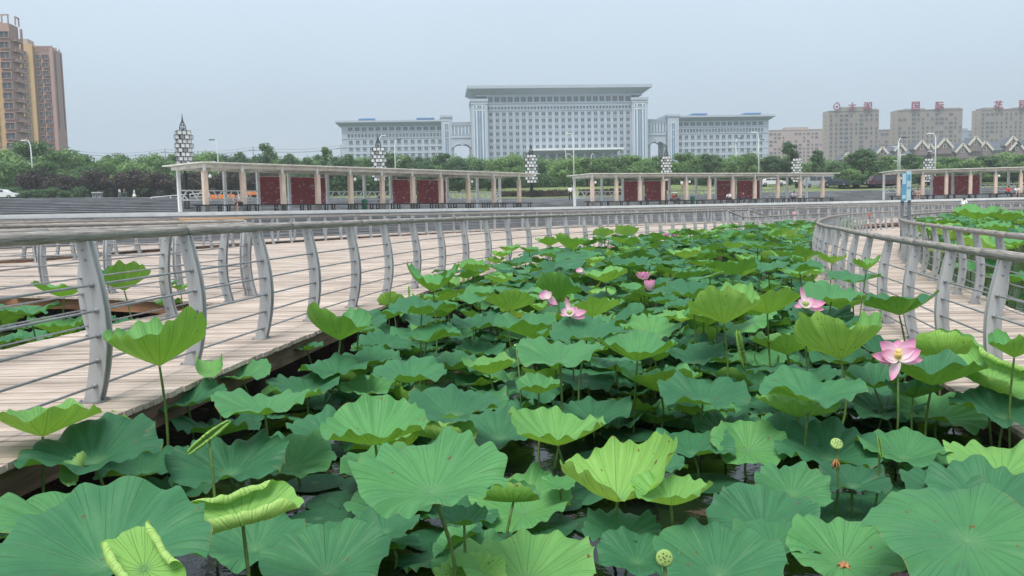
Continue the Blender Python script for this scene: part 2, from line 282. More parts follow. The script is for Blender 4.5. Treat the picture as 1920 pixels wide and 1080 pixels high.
M['beige'] = simple('beige_render', (0.48, 0.39, 0.32), 0.9, 0.06, 0.1)
M['pinkwall'] = simple('faded_pink_render', (0.42, 0.32, 0.29), 0.9, 0.06, 0.1)
M['slate'] = simple('dark_slate_roof', (0.105, 0.115, 0.14), 0.8, 0.2, 0.3)
M['gable'] = simple('purple_brown_gable', (0.21, 0.155, 0.155), 0.9, 0.1, 0.3)
M['verge'] = simple('cream_verge_board', (0.62, 0.56, 0.47), 0.8, 0.05, 0.3)
M['sign_red'] = simple('mauve_red_sign_face', (0.30, 0.06, 0.10), 0.6, 0.1, 0.5)
M['sign_blue'] = simple('blue_sign_face', (0.12, 0.32, 0.48), 0.5, 0.1, 3)
M['sign_pale'] = simple('pale_blue_sign_face', (0.42, 0.58, 0.66), 0.5, 0.1, 3)
M['steelgrey'] = simple('grey_steel_pole', (0.16, 0.175, 0.20), 0.5, 0.1, 4)
M['orange'] = simple('orange_cloth', (0.70, 0.16, 0.04), 0.8, 0.15, 3)
M['yellow'] = simple('yellow_marks', (0.75, 0.55, 0.12), 0.8, 0.1, 3)
M['green_bin'] = simple('green_plastic', (0.05, 0.22, 0.13), 0.6, 0.2, 3)
M['asphalt'] = simple('asphalt', (0.06, 0.06, 0.06), 0.9, 0.2, 0.4)
M['earth'] = simple('green_parkland_ground', (0.07, 0.10, 0.04), 0.95, 0.3, 0.1)
M['skin'] = simple('skin', (0.42, 0.25, 0.17), 0.6, 0.08, 5)
M['hair'] = simple('black_hair', (0.012, 0.010, 0.010), 0.6, 0.2, 5)
def cloth(name, c): 
    if name not in M: M[name] = simple(name, c, 0.9, 0.12, 6)
    return M[name]

# ------------------------------------------------------------------ mesh helper
class MB:
    def __init__(s): s.v = []; s.f = []; s.m = []; s.mats = []; s.sh = []; s.uv = {}; s.smooth = []; s.cur = 1.0
    def mi(s, mat):
        if mat not in s.mats: s.mats.append(mat)
        return s.mats.index(mat)
    def add(s, vs, fs, mat, smooth=False, uvs=None):
        b = len(s.v); s.v += [tuple(x) for x in vs]; k = s.mi(mat); s.sh += [s.cur] * len(vs)
        for i, f in enumerate(fs):
            s.f.append(tuple(b + j for j in f)); s.m.append(k); s.smooth.append(smooth)
            if uvs: s.uv[len(s.f) - 1] = uvs[i]
    def box(s, c, d, mat, rz=0.0, T=None):
        x, y, z = d[0] / 2, d[1] / 2, d[2] / 2; cs, sn = math.cos(rz), math.sin(rz)
        vs = []
        for dz in (-z, z):
            for dx, dy in ((-x, -y), (x, -y), (x, y), (-x, y)):
                vs.append((c[0] + dx * cs - dy * sn, c[1] + dx * sn + dy * cs, c[2] + dz))
        if T: vs = [T @ Vector(q) for q in vs]
        s.add(vs, [(3, 2, 1, 0), (4, 5, 6, 7), (0, 1, 5, 4), (1, 2, 6, 5), (2, 3, 7, 6), (3, 0, 4, 7)], mat)
    def bar(s, p, q, w, h, mat):
        p, q = Vector(p), Vector(q); d = (q - p).normalized(); up = Vector((0, 0, 1)) if abs(d.z) < 0.95 else Vector((0, 1, 0))
        a = d.cross(up).normalized() * (w / 2); b = a.cross(d).normalized() * (h / 2)
        vs = [p - a - b, p + a - b, p + a + b, p - a + b, q - a - b, q + a - b, q + a + b, q - a + b]
        s.add(vs, [(0, 1, 2, 3), (7, 6, 5, 4), (0, 4, 5, 1), (1, 5, 6, 2), (2, 6, 7, 3), (3, 7, 4, 0)], mat)
    def tube(s, pts, r, mat, n=8, cap=True, jitter=0.0, uv=False):
        pts = [Vector(p) for p in pts]; m = len(pts); vs = []; fs = []; uvs = []; L = 0.0; Ls = []
        pa = None
        for i, p in enumerate(pts):
            d = (pts[min(i + 1, m - 1)] - pts[max(i - 1, 0)])
            d = d.normalized() if d.length > 1e-9 else Vector((0, 0, 1))
            up = Vector((0, 0, 1)) if abs(d.z) < 0.9 else Vector((0, 1, 0))
            if pa is None: a = d.cross(up).normalized()
            else:
                a = pa - d * pa.dot(d); a = a.normalized() if a.length > 1e-6 else d.cross(up).normalized()
            pa = a; b = a.cross(d).normalized()
            rr = r[i] if isinstance(r, (list, tuple)) else r
            if i: L += (p - pts[i - 1]).length
            Ls.append(L)
            for k in range(n):
                t = 2 * PI * k / n; j = 1 + jitter * (RS.random() - 0.5)
                vs.append(p + (a * math.cos(t) + b * math.sin(t)) * rr * j)
        for i in range(m - 1):
            for k in range(n):
                k2 = (k + 1) % n
                fs.append((i * n + k, i * n + k2, (i + 1) * n + k2, (i + 1) * n + k))
                if uv: uvs.append(((Ls[i], k / n), (Ls[i], (k + 1) / n), (Ls[i + 1], (k + 1) / n), (Ls[i + 1], k / n)))
        if cap:
            fs.append(tuple(range(n))[::-1]); fs.append(tuple((m - 1) * n + k for k in range(n)))
            if uv: uvs += [tuple((0, 0) for _ in range(n))] * 2
        s.add(vs, fs, mat, True, uvs if uv else None)
    def prism(s, poly, z0, z1, mat, top=True, bot=True):
        n = len(poly); vs = [(p[0], p[1], z0) for p in poly] + [(p[0], p[1], z1) for p in poly]
        fs = [(i, (i + 1) % n, n + (i + 1) % n, n + i) for i in range(n)]
        if bot: fs.append(tuple(range(n))[::-1])
        if top: fs.append(tuple(range(n, 2 * n)))
        s.add(vs, fs, mat)
    def build(s, name, parent=None, T=None):
        me = bpy.data.meshes.new(name)
        me.from_pydata(s.v, [], s.f)
        for m in s.mats: me.materials.append(m)
        me.polygons.foreach_set('material_index', s.m); me.polygons.foreach_set('use_smooth', s.smooth)
        at = me.color_attributes.new('shade', 'FLOAT_COLOR', 'POINT')
        at.data.foreach_set('color', [c for x in s.sh for c in (x, x, x, 1.0)])
        if s.uv:
            ul = me.uv_layers.new(name='UVMap'); buf = [0.0] * (2 * len(me.loops)); li = 0
            for i, f in enumerate(s.f):
                t = s.uv.get(i)
                for j in range(len(f)):
                    if t: buf[2 * li], buf[2 * li + 1] = t[j]
                    li += 1
            ul.data.foreach_set('uv', buf)
        me.update()
        o = bpy.data.objects.new(name, me); COL.objects.link(o)
        if parent: o.parent = parent
        if T: o.matrix_local = T
        return o

def thing(name, label, cat, loc=(0, 0, 0), rz=0.0, group=None):
    o = bpy.data.objects.new(name, None); COL.objects.link(o); o.location = loc; o.rotation_euler = (0, 0, rz); o.empty_display_size = 0.2
    o['label'] = label; o['category'] = cat
    if group: o['group'] = group
    return o
def tag(o, label, cat, group=None):
    o['label'] = label; o['category'] = cat
    if group: o['group'] = group
    return o
def struct(o): o['kind'] = 'structure'; return o
def dup(root, loc, rz=None, label=None, group=None, scale=None):
    r = root.copy(); COL.objects.link(r); r.location = loc
    if rz is not None: r.rotation_euler = (0, 0, rz)
    if scale: r.scale = scale
    if label: r['label'] = label
    if group: r['group'] = group
    for ch in root.children:
        c = ch.copy(); COL.objects.link(c); c.parent = r
        for g in ch.children:
            d = g.copy(); COL.objects.link(d); d.parent = c
    return r
def link_copy(o, parent, loc, rz=0.0, scale=None):
    c = o.copy(); COL.objects.link(c); c.parent = parent; c.location = loc; c.rotation_euler = (0, 0, rz)
    if scale: c.scale = scale
    return c
ORD = 'first second third fourth fifth sixth seventh eighth ninth tenth eleventh twelfth thirteenth fourteenth fifteenth sixteenth seventeenth eighteenth nineteenth twentieth'.split()
def resample(pts, step):
    P = [Vector((*p, 0)) if len(p) == 2 else Vector(p) for p in pts]
    out = []; n = len(P)
    for i in range(n - 1):                       # Catmull-Rom through the points
        p0, p1, p2, p3 = P[max(i - 1, 0)], P[i], P[i + 1], P[min(i + 2, n - 1)]
        k = max(2, int((p2 - p1).length / 0.12))
        for j in range(k):
            t = j / k
            out.append(0.5 * ((2 * p1) + (p2 - p0) * t + (2 * p0 - 5 * p1 + 4 * p2 - p3) * t * t + (3 * p1 - p0 - 3 * p2 + p3) * t ** 3))
    out.append(P[-1])
    res = [out[0]]; acc = 0.0
    for a, b in zip(out, out[1:]):
        seg = (b - a).length
        while seg > 1e-9 and acc + seg >= step:
            t = (step - acc) / seg; a = a.lerp(b, t); res.append(a.copy()); seg = (b - a).length; acc = 0.0
        acc += seg
    if (res[-1] - P[-1]).length > step * 0.3: res.append(P[-1])
    return res
def phased(pts, step, anchor):
    """trim the start of a line so that points every `step` metres fall on `anchor`"""
    f = resample(pts, 0.02); k = min(range(len(f)), key=lambda i: (f[i].x - anchor[0]) ** 2 + (f[i].y - anchor[1]) ** 2)
    cut = int(round(((k * 0.02) % step) / 0.02)); return [(p.x, p.y) for p in f[cut::10]]
def offset(pts, d):
    """shift a polyline to its right by d"""
    P = [Vector((p[0], p[1], 0)) for p in pts]; out = []
    for i in range(len(P)):
        t = (P[min(i + 1, len(P) - 1)] - P[max(i - 1, 0)]).normalized()
        out.append((P[i].x + t.y * d, P[i].y - t.x * d))
    return out
# ------------------------------------------------------------------ ground plan (metres, deck level is z = 0)
ZW, ZF, ZP = -0.55, -0.37, 1.78      # water, lower walkways, plaza
R1 = [(-3.95, -1), (-3.6, 1.5), (-3.3, 3.0), (-3.15, 4.45), (-3.02, 5.98), (-2.88, 7.47), (-2.7, 8.92), (-2.52, 10.46), (-2.27, 12.0), (-2.0, 13.55), (-1.70, 15.05), (-1.37, 16.5), (-.97, 18), (-.53, 19.4), (-.06, 20.8),
      (.46, 22.2), (1.02, 23.5), (1.62, 24.9), (2.25, 26.2), (2.9, 27.6), (3.6, 28.9), (4.3, 30.2), (6.3, 33.8), (8.5, 37.7), (10.6, 41.4), (12.6, 45)]
R2 = [(-5.8, -1), (-5.5, 2), (-5.15, 5), (-4.95, 7.9), (-4.84, 9.4), (-4.69, 11.0), (-4.52, 12.6), (-4.42, 14.1)]
R3 = [(-4.42, 14.1), (-5.75, 14.7), (-7.3, 15.2), (-8.89, 15.7), (-11, 16.1), (-16, 16.7), (-32, 17.4)]
FARA = [(-45, 23), (-24, 25.5), (-16.2, 28), (-15.2, 34), (-12, 43), (-7.5, 53), (-2, 61.5), (5, 68), (14, 73), (25, 77), (42, 86), (60, 94)]
R5 = offset(FARA, 0.4)
CN = offset(FARA, -3.2)
PF = [(-70, 36), (-28.5, 46), (-22.5, 53), (-19.1, 56), (2.1, 81), (8, 84), (22, 89.5), (36, 95.5), (42, 94.5), (57, 92.5), (100, 90)]
LF = offset(PF, 3.2)
UPE = [(12.9, 45.4), (17.2, 51.5), (24, 58.5), (30.5, 64.5), (45, 74), (64, 84)]
RF1 = [(3.55, 2.5), (3.85, 5), (4.1, 6.2), (4.32, 7.38), (4.6, 8.75), (4.95, 10.29), (5.28, 11.78), (5.65, 13.3), (6.1, 15), (6.8, 17.5), (7.5, 20.2), (9.2, 25.3), (12.7, 34), (16.6, 42.6), (20.3, 49.3), (23.4, 54.6), (28, 60.5), (36, 67.5), (48, 75.5), (62, 83)]
RF2 = [(6.3, 2), (6.35, 5), (6.45, 8), (6.85, 11.1), (7.4, 13.1), (8.25, 15.7), (9.1, 18.2), (10.1, 21.2), (11.4, 24.5), (13.8, 29.9), (16.8, 35.8), (20.5, 42), (27.0, 50.8), (33.5, 57.5), (42, 64), (54, 71.5), (67, 78.5)]
RE0 = [(11.5, 41.4), (14.2, 45.6), (16, 48.5), (19.5, 53), (22.6, 56.4)]
RE1 = [(30.4, 60.6), (36, 65), (47, 71.8), (64, 81)]

edge1 = offset(R1, 0.42)
polyA = edge1 + [(12.95, 45.2)] + UPE[1:] + FARA[::-1] + [(-45, 17.0), (-16, 16.2), (-8.9, 15.1), (-6.95, 14.35), (-4.44, 12.95), (-4.96, 11.17), (-5.22, 9), (-5.4, 6), (-5.85, 2), (-6.15, -1)]
CF = offset(PF, 3.1)
polyC = CN + [(60, 88)] + CF[::-1] if False else CN + CF[::-1]
e1, e2 = offset(RF1, -0.40), offset(RF2, 0.40)
polyF = e1 + e2[::-1]
polyE = [(10.6, 40.6), (11.9, 40.9), (14.6, 45.2), (16.4, 48.1), (19.9, 52.6), (23.2, 55.0), (28, 60.5), (36, 67.8), (45, 75.5), (30.5, 66), (24, 60), (17.2, 53), (12.6, 46.5)]

def scan(polys, y):
    iv = []
    for P in polys:
        xs = []
        for i in range(len(P)):
            (x0, y0), (x1, y1) = P[i], P[(i + 1) % len(P)]
            if (y0 <= y) != (y1 <= y): xs.append(x0 + (x1 - x0) * (y - y0) / (y1 - y0))
        xs.sort(); iv += [(xs[i], xs[i + 1]) for i in range(0, len(xs) - 1, 2)]
    iv.sort(); out = []
    for a, b in iv:
        if out and a <= out[-1][1] + 1e-6: out[-1] = (out[-1][0], max(b, out[-1][1]))
        else: out.append((a, b))
    return out
def inside(P, x, y):
    c = False
    for i in range(len(P)):
        (x0, y0), (x1, y1) = P[i], P[(i + 1) % len(P)]
        if (y0 <= y) != (y1 <= y) and x < x0 + (x1 - x0) * (y - y0) / (y1 - y0): c = not c
    return c
def planks(name, polys, z, y0, y1):
    mb = MB(); y = y0
    while y < y1:
        w = 0.118 if y < 30 else (0.24 if y < 55 else 0.6)
        gap = 0.014 if y < 30 else 0.024
        lo, hi = scan(polys, y + 0.002), scan(polys, y + w - 0.002)
        for ii, (a, b) in enumerate(scan(polys, y + w / 2)):
            if b - a < 0.05: continue
            same = len(lo) == len(hi) == len(scan(polys, y + w / 2))
            sk = (hi[ii][0] - lo[ii][0], hi[ii][1] - lo[ii][1]) if same and abs(hi[ii][0] - lo[ii][0]) < .4 and abs(hi[ii][1] - lo[ii][1]) < .4 else (0, 0)
            xs = [a]
            while y < 30 and b - xs[-1] > 4.2: xs.append(xs[-1] + RS.uniform(2.2, 4.0))
            xs.append(b)
            for xa, xb in zip(xs, xs[1:]):
                mb.cur = RS.choice((1.0, 0.93, 0.86, 1.1, 1.0, 0.78, 1.15, 0.72 if RS.random() < 0.3 else 0.97)); dz = RS.uniform(-0.003, 0.003); e = RS.uniform(-0.012, 0.012) if xb == b else 0
                sa, sb = (sk[0] / 2 if xa == a else 0), (sk[1] / 2 if xb == b else 0); yl, yh = y + gap / 2, y + w - gap / 2; x0_, x1_ = xa + .002, xb + e - .002
                vs = [(x0_ - sa, yl, z - .04), (x1_ - sb, yl, z - .04), (x1_ + sb, yh, z - .04), (x0_ + sa, yh, z - .04)]; vs += [(q[0], q[1], z + dz) for q in vs]
                mb.add(vs, [(3, 2, 1, 0), (4, 5, 6, 7), (0, 1, 5, 4), (1, 2, 6, 5), (2, 3, 7, 6), (3, 0, 4, 7)], M['plank'])
        y += w
    return struct(mb.build(name))
def strip(mb, pts, z0, z1, t, mat):
    """a vertical board following a line, t thick to its right"""
    q = offset(pts, t)
    for i in range(len(pts) - 1):
        a, b, c, d = pts[i], pts[i + 1], q[i + 1], q[i]
        mb.prism([a, b, c, d], z0, z1, mat)
upper = planks('boardwalk', [polyA, polyC], 0.0, -1, 93)
lower = planks('lower_boardwalk', [polyF, polyE], ZF, 2, 87)
for par, line, z, mat, t in ((upper, offset(R1, 0.36), 0, 'fascia', -0.07), (upper, offset(R2, -0.42), 0, 'fascia', 0.07), (upper, [(-4.44, 13.05), (-6.95, 14.4), (-8.9, 15.15), (-16, 16.26), (-45, 17.1)], 0, 'fascia_red', 0.07),
                             (upper, offset(FARA, 0.04), 0, 'fascia', 0.07), (upper, CN, 0, 'fascia_red', -0.07), (upper, UPE, 0, 'fascia_red', -0.07),
                             (lower, offset(RF1, -0.34), ZF, 'fascia', 0.07), (lower, offset(RF2, 0.34), ZF, 'fascia', -0.07), (lower, [(11.8, 41.0), (14.5, 45.3), (16.3, 48.2), (19.8, 52.7), (23.1, 56.3)], ZF, 'fascia', -0.07),
                             ):
    mb = MB()
    P = [tuple(p[:2]) for p in resample(line, 1.0)]
    strip(mb, P, z - 0.24, z - 0.046, t, M[mat])
    mb.build('fascia_beam', par)
# timber piles under the near deck edges
mb = MB()
for line in (offset(R1, 0.16), offset(RF1, -0.16), offset(R2, -0.2), [(-5, 13.6), (-9, 15.5), (-16, 16.6)]):
    for i, p in enumerate(resample(line, 2.4)):
        if 3 < p.y < 45:
            z = ZF if p.x > 3 and line[0][0] > 3 else 0
            mb.tube([(p.x, p.y, -1.2), (p.x, p.y, z - 0.05)], 0.09, M['pile'], 8)
mb.build('timber_pile', upper)

M['stepgrey'] = simple('weathered_step_stone', (0.17, 0.17, 0.175), 0.85, 0.2, 0.8)
# water, pond bed rim, plaza, steps, lawns
mb = MB(); mb.add([(-90, -12, ZW), (110, -12, ZW), (110, 99, ZW), (-90, 99, ZW)], [(0, 1, 2, 3)], M['water']); struct(mb.build('pond_water'))
PFr = [tuple(p[:2]) for p in resample(PF, 4.0)]
n = len(PFr)
PB = [(-120, 66), (-66, 74), (-42, 76), (-20, 80), (-4, 91), (10, 99), (28, 105), (45, 108), (60, 107), (90, 104), (150, 100)]
ST = [(-150, 112, 4.7), (-66, 110, 4.6), (-42, 110, 4.25), (-20, 112, 3.75), (3, 114, 3.2), (25, 120, 3.35), (50, 124, 3.5), (80, 122, 3.5), (130, 118, 3.5), (190, 116, 3.5), (230, 114, 3.5)]
def lerp_line(P, k, m):
    t = k / (m - 1) * (len(P) - 1); i = min(int(t), len(P) - 2); f = t - i
    return [P[i][c] + (P[i + 1][c] - P[i][c]) * f for c in range(len(P[0]))]
mb = MB()
K = 41
pf = [lerp_line(PF, k, K) for k in range(K)]; pb = [lerp_line(PB, k, K) for k in range(K)]
vs = [(p[0], p[1], ZP) for p in pf] + [(p[0], p[1], ZP) for p in pb]
mb.add(vs, [(i, i + 1, K + i + 1, K + i) for i in range(K - 1)], M['paving'])
struct(mb.build('plaza'))
mb = MB(); strip(mb, PF, ZP - 0.20, ZP + 0.03, 0.30, M['coping']); struct(mb.build('plaza_kerb'))
mb = MB()                                              # low dark steps from the plaza down to the boardwalk
for s in range(9):
    a = offset(PF, 3.1 - s * 0.31); z = -0.1 + 0.19 * (s + 1)
    if s == 8: z -= 0.03
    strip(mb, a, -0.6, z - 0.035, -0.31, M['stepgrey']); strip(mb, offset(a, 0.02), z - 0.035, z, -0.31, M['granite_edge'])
struct(mb.build('waterside_steps'))
mb = MB(); K = 61; S = 12                               # the long flight behind the pavilions
L0 = [lerp_line([(p[0], p[1], ZP) for p in PB], k, K) for k in range(K)]; L1 = [lerp_line(ST, k, K) for k in range(K)]
def mixp(k, t): return [L0[k][c] + (L1[k][c] - L0[k][c]) * t for c in range(3)]
for s in range(S):
    t0, t1 = s / S, (s + 1) / S
    for k in range(K - 1):
        a, b = mixp(k, t0), mixp(k + 1, t0); c, d = mixp(k + 1, t1), mixp(k, t1)
        ha, hb = d[2], c[2]
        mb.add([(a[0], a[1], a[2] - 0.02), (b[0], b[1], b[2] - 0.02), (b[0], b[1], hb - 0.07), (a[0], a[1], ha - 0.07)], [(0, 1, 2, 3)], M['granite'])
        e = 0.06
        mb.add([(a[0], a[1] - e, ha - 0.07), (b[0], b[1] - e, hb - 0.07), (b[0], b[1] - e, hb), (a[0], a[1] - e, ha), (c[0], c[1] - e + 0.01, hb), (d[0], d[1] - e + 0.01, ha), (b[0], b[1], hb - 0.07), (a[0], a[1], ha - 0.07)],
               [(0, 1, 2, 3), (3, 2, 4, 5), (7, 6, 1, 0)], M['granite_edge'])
struct(mb.build('amphitheatre_steps'))
LAW = [(-260, 160, 5.6), (-100, 160, 5.4), (-60, 160, 5.4), (-25, 158, 5.2), (0, 150, 5.7), (30, 152, 5.7), (62, 155, 5.0), (100, 155, 4.9), (160, 152, 4.9), (260, 150, 4.9), (330, 150, 4.9)]
mb = MB(); L2 = [lerp_line(LAW, k, K) for k in range(K)]
vs = [tuple(p) for p in L1] + [tuple(p) for p in L2] + [(p[0] * 1.35, 205, 6.4) for p in L2]
fs = [(i, i + 1, K + i + 1, K + i) for i in range(K - 1)] + [(K + i, K + i + 1, 2 * K + i + 1, 2 * K + i) for i in range(K - 1)]
mb.add(vs, fs, M['lawn'], True); struct(mb.build('lawn'))
mb = MB(); mb.add([(-2600, 200, 6.35), (2600, 200, 6.35), (2600, 4000, 6.35), (-2600, 4000, 6.35)], [(0, 1, 2, 3)], M['earth'])
struct(mb.build('parkland_ground'))
mb = MB(); mb.add([(-2600, -800, -1.3), (2600, -800, -1.3), (2600, 230, -1.3), (-2600, 230, -1.3)], [(0, 1, 2, 3)], M['earth']); struct(mb.build('ground'))
mb = MB()                                              # the car park strip on the far side, beyond the steps
mb.add([(52, 132, 4.55), (200, 130, 4.55), (200, 142, 4.85), (52, 144, 4.85)], [(0, 1, 2, 3)], M['asphalt']); struct(mb.build('road'))

# ------------------------------------------------------------------ railings
POSTH = 1.15
def bow(z): return 0.085 * math.sin(PI * min(1, z / POSTH) ** 0.9)
def make_post(name, lod):
    mb = MB(); k = 9 if lod == 0 else 5; pl = (-0.034, 0.034) if lod < 2 else (0,)
    for t in pl:
        vs = []; th = 0.007 if lod < 2 else 0.03
        for i in range(k + 1):
            z = POSTH * i / k; o = bow(z); w = 0.058 + 0.010 * math.sin(PI * i / k) - 0.012 * i / k
            for dx, dy in ((-w, t - th), (w, t - th), (w, t + th), (-w, t + th)): vs.append((o + dx, dy, z))
        fs = []
        for i in range(k):
            for j in range(4): fs.append((4 * i + j, 4 * i + (j + 1) % 4, 4 * i + 4 + (j + 1) % 4, 4 * i + 4 + j))
        fs += [(3, 2, 1, 0), (4 * k, 4 * k + 1, 4 * k + 2, 4 * k + 3)]
        mb.add(vs, fs, M['post'])
    if lod < 2:
        vs = []
        for i in range(k + 1):                         # web plate joining the two cheeks
            z = POSTH * i / k; o = bow(z)
            for dx, dy in ((0.020, -0.0275), (0.030, -0.0275), (0.030, 0.0275), (0.020, 0.0275)): vs.append((o + dx, dy, z))
        fs = [(4 * i + j, 4 * i + (j + 1) % 4, 4 * i + 4 + (j + 1) % 4, 4 * i + 4 + j) for i in range(k) for j in range(4)]
        mb.add(vs, fs, M['post'])
        for z in RODZ:
            mb.tube([(bow(z) + 0.008, -0.062, z), (bow(z) + 0.008, 0.062, z)], 0.019, M['rod'], 8)
        mb.tube([(0.0, 0, POSTH - 0.01), (0.0, 0, POSTH + 0.05)], 0.03, M['rod'], 8)
        mb.box((0, 0, 0.004), (0.17, 0.13, 0.008), M['rod'])
        for bx in (-.07, .07):
            for by in (-.05, .05): mb.tube([(bx, by, .006), (bx, by, .022)], 0.009, M['rod'], 6)
        for bz in (1.02, 1.09): mb.tube([(bow(bz), -0.046, bz), (bow(bz), 0.046, bz)], 0.010, M['rod'], 6)
    o = mb.build(name); o.hide_render = False
    return o
RODZ = [0.12, 0.30, 0.48, 0.66, 0.84]
PM = [make_post('post', k).data for k in (0, 1, 2)]
for o in [o for o in COL.objects if o.name.startswith('post')]: bpy.data.objects.remove(o)
def railing(label, pts, z, side, spacing=1.5, near=True, new_bits=(), z_end=None, posts_end=True, hs=1.0):
    """side +1: the bow of the posts faces right of the walking line"""
    base = resample(pts, spacing); p0 = base[0]
    t = thing('railing', label, 'railing', (p0.x, p0.y, z), 0, 'railings along the boardwalks'); O = Vector((p0.x, p0.y, 0))
    fine = resample(pts, 0.25 if near else 1.2); L = sum((b - a).length for a, b in zip(fine, fine[1:])) or 1
    def zz(s): return 0 if z_end is None else (z_end - z) * s / L
    def line(h, off, pp=fine):
        q = offset([(p.x, p.y) for p in pp], side * off); out = []; s = 0
        for i, (x, y) in enumerate(q):
            if i: s += (pp[i] - pp[i - 1]).length
            out.append((x - O.x, y - O.y, h + zz(s)))
        return out
    hl = line((POSTH + 0.038) * hs, 0.0); segs = max(1, int(L / 2.6)); n = len(hl); ns = max(8 if near else 4, n // segs)
    mb = MB(); i = 0; k = 0
    while i < n - 1:                                    # logs butted end to end
        j = min(n - 1, i + ns)
        if n - 1 - j < 3: j = n - 1
        seg = [Vector(p) for p in hl[i:j + 1]]
        if near and j < n - 1: seg[-1] = seg[-1].lerp(seg[-2], 0.03)
        r0 = 0.044 + RS.uniform(-0.004, 0.004)
        if near: rr = [r0 * (1 + 0.05 * math.sin(3.1 * q + k) + RS.uniform(-0.02, 0.02)) for q in range(len(seg))]
        else: rr = r0
        if k in new_bits and mb.v: mb.build('handrail', t); mb = MB()
        b = MB() if k in new_bits else mb
        b.tube(seg, rr, M['rail_new' if k in new_bits else 'rail'], 12 if near else 6, jitter=0.07 if near else 0, uv=True)
        if k in new_bits:
            h = b.build('handrail', t); h['label'] = 'newer pale orange length of handrail'
        i = j; k += 1
    mb.build('handrail', t)
    for zr in RODZ:
        mb = MB(); mb.tube(line(zr * hs, bow(zr) + 0.008), 0.0095 if near else 0.012, M['rod'], 7 if near else 4); mb.build('rod', t)
    q = base if posts_end else base[:-1]; s = 0; near_n = 0; far = MB()
    for i, p in enumerate(q):
        if i: s += (p - q[i - 1]).length
        d = (base[min(i + 1, len(base) - 1)] - base[max(i - 1, 0)]).normalized(); ang = math.atan2(d.y, d.x) - PI / 2 + (0 if side > 0 else PI)
        me = PM[0 if p.y < 14 else (1 if p.y < 40 else 2)]
        o = bpy.data.objects.new('post', me); COL.objects.link(o); o.parent = t; o.location = (p.x - O.x, p.y - O.y, zz(s)); o.rotation_euler = (0, 0, ang); o.scale = (1, 1, hs)
    return t
railing('long grey steel railing with log handrail along the left boardwalk beside the lotus', phased(R1, 1.5, (-3.02, 5.98)), 0, 1)
railing('grey railing on the inner edge of the left boardwalk, beside the small lotus pocket', phased(offset(R2, 0.08), 1.8, (-4.60, 11.3)), 0, -1, spacing=1.8)
railing('grey railing across the back of the small lotus pocket at the left', R3, 0, -1, near=False, hs=1.05)
railing('far grey railing behind the wide wooden deck, running toward the pavilions', R5, 0, -1, near=False, new_bits=(8,), hs=1.12)
railing('farthest grey railing, on the strip of deck under the waterside steps', offset(CN, -0.4), 0, 1, near=False, hs=1.18)
railing('grey railing along the upper deck edge right of the stair', offset(UPE, -0.35), 0, 1, near=False)
railing('curving grey railing on the lotus side of the right boardwalk, nearest on the right', phased(RF1, 1.5, (4.95, 10.29)), ZF, -1)
railing('curving grey railing on the outer side of the right boardwalk, behind the nearer one', RF2, ZF, 1)
railing('distant grey railing of the lower walkway at the back of the lotus pond', RE0, ZF, 1, near=False)
railing('short sloping stair railing where the long left railing ends', [(12.7, 45.2), (14.2, 46.6)], 0, 1, spacing=0.9, near=True, z_end=ZF)
railing('short sloping stair railing just before the end of the long left railing', [(10.5, 41.0), (11.5, 41.6)], 0, 1, spacing=0.9, near=True, z_end=ZF)
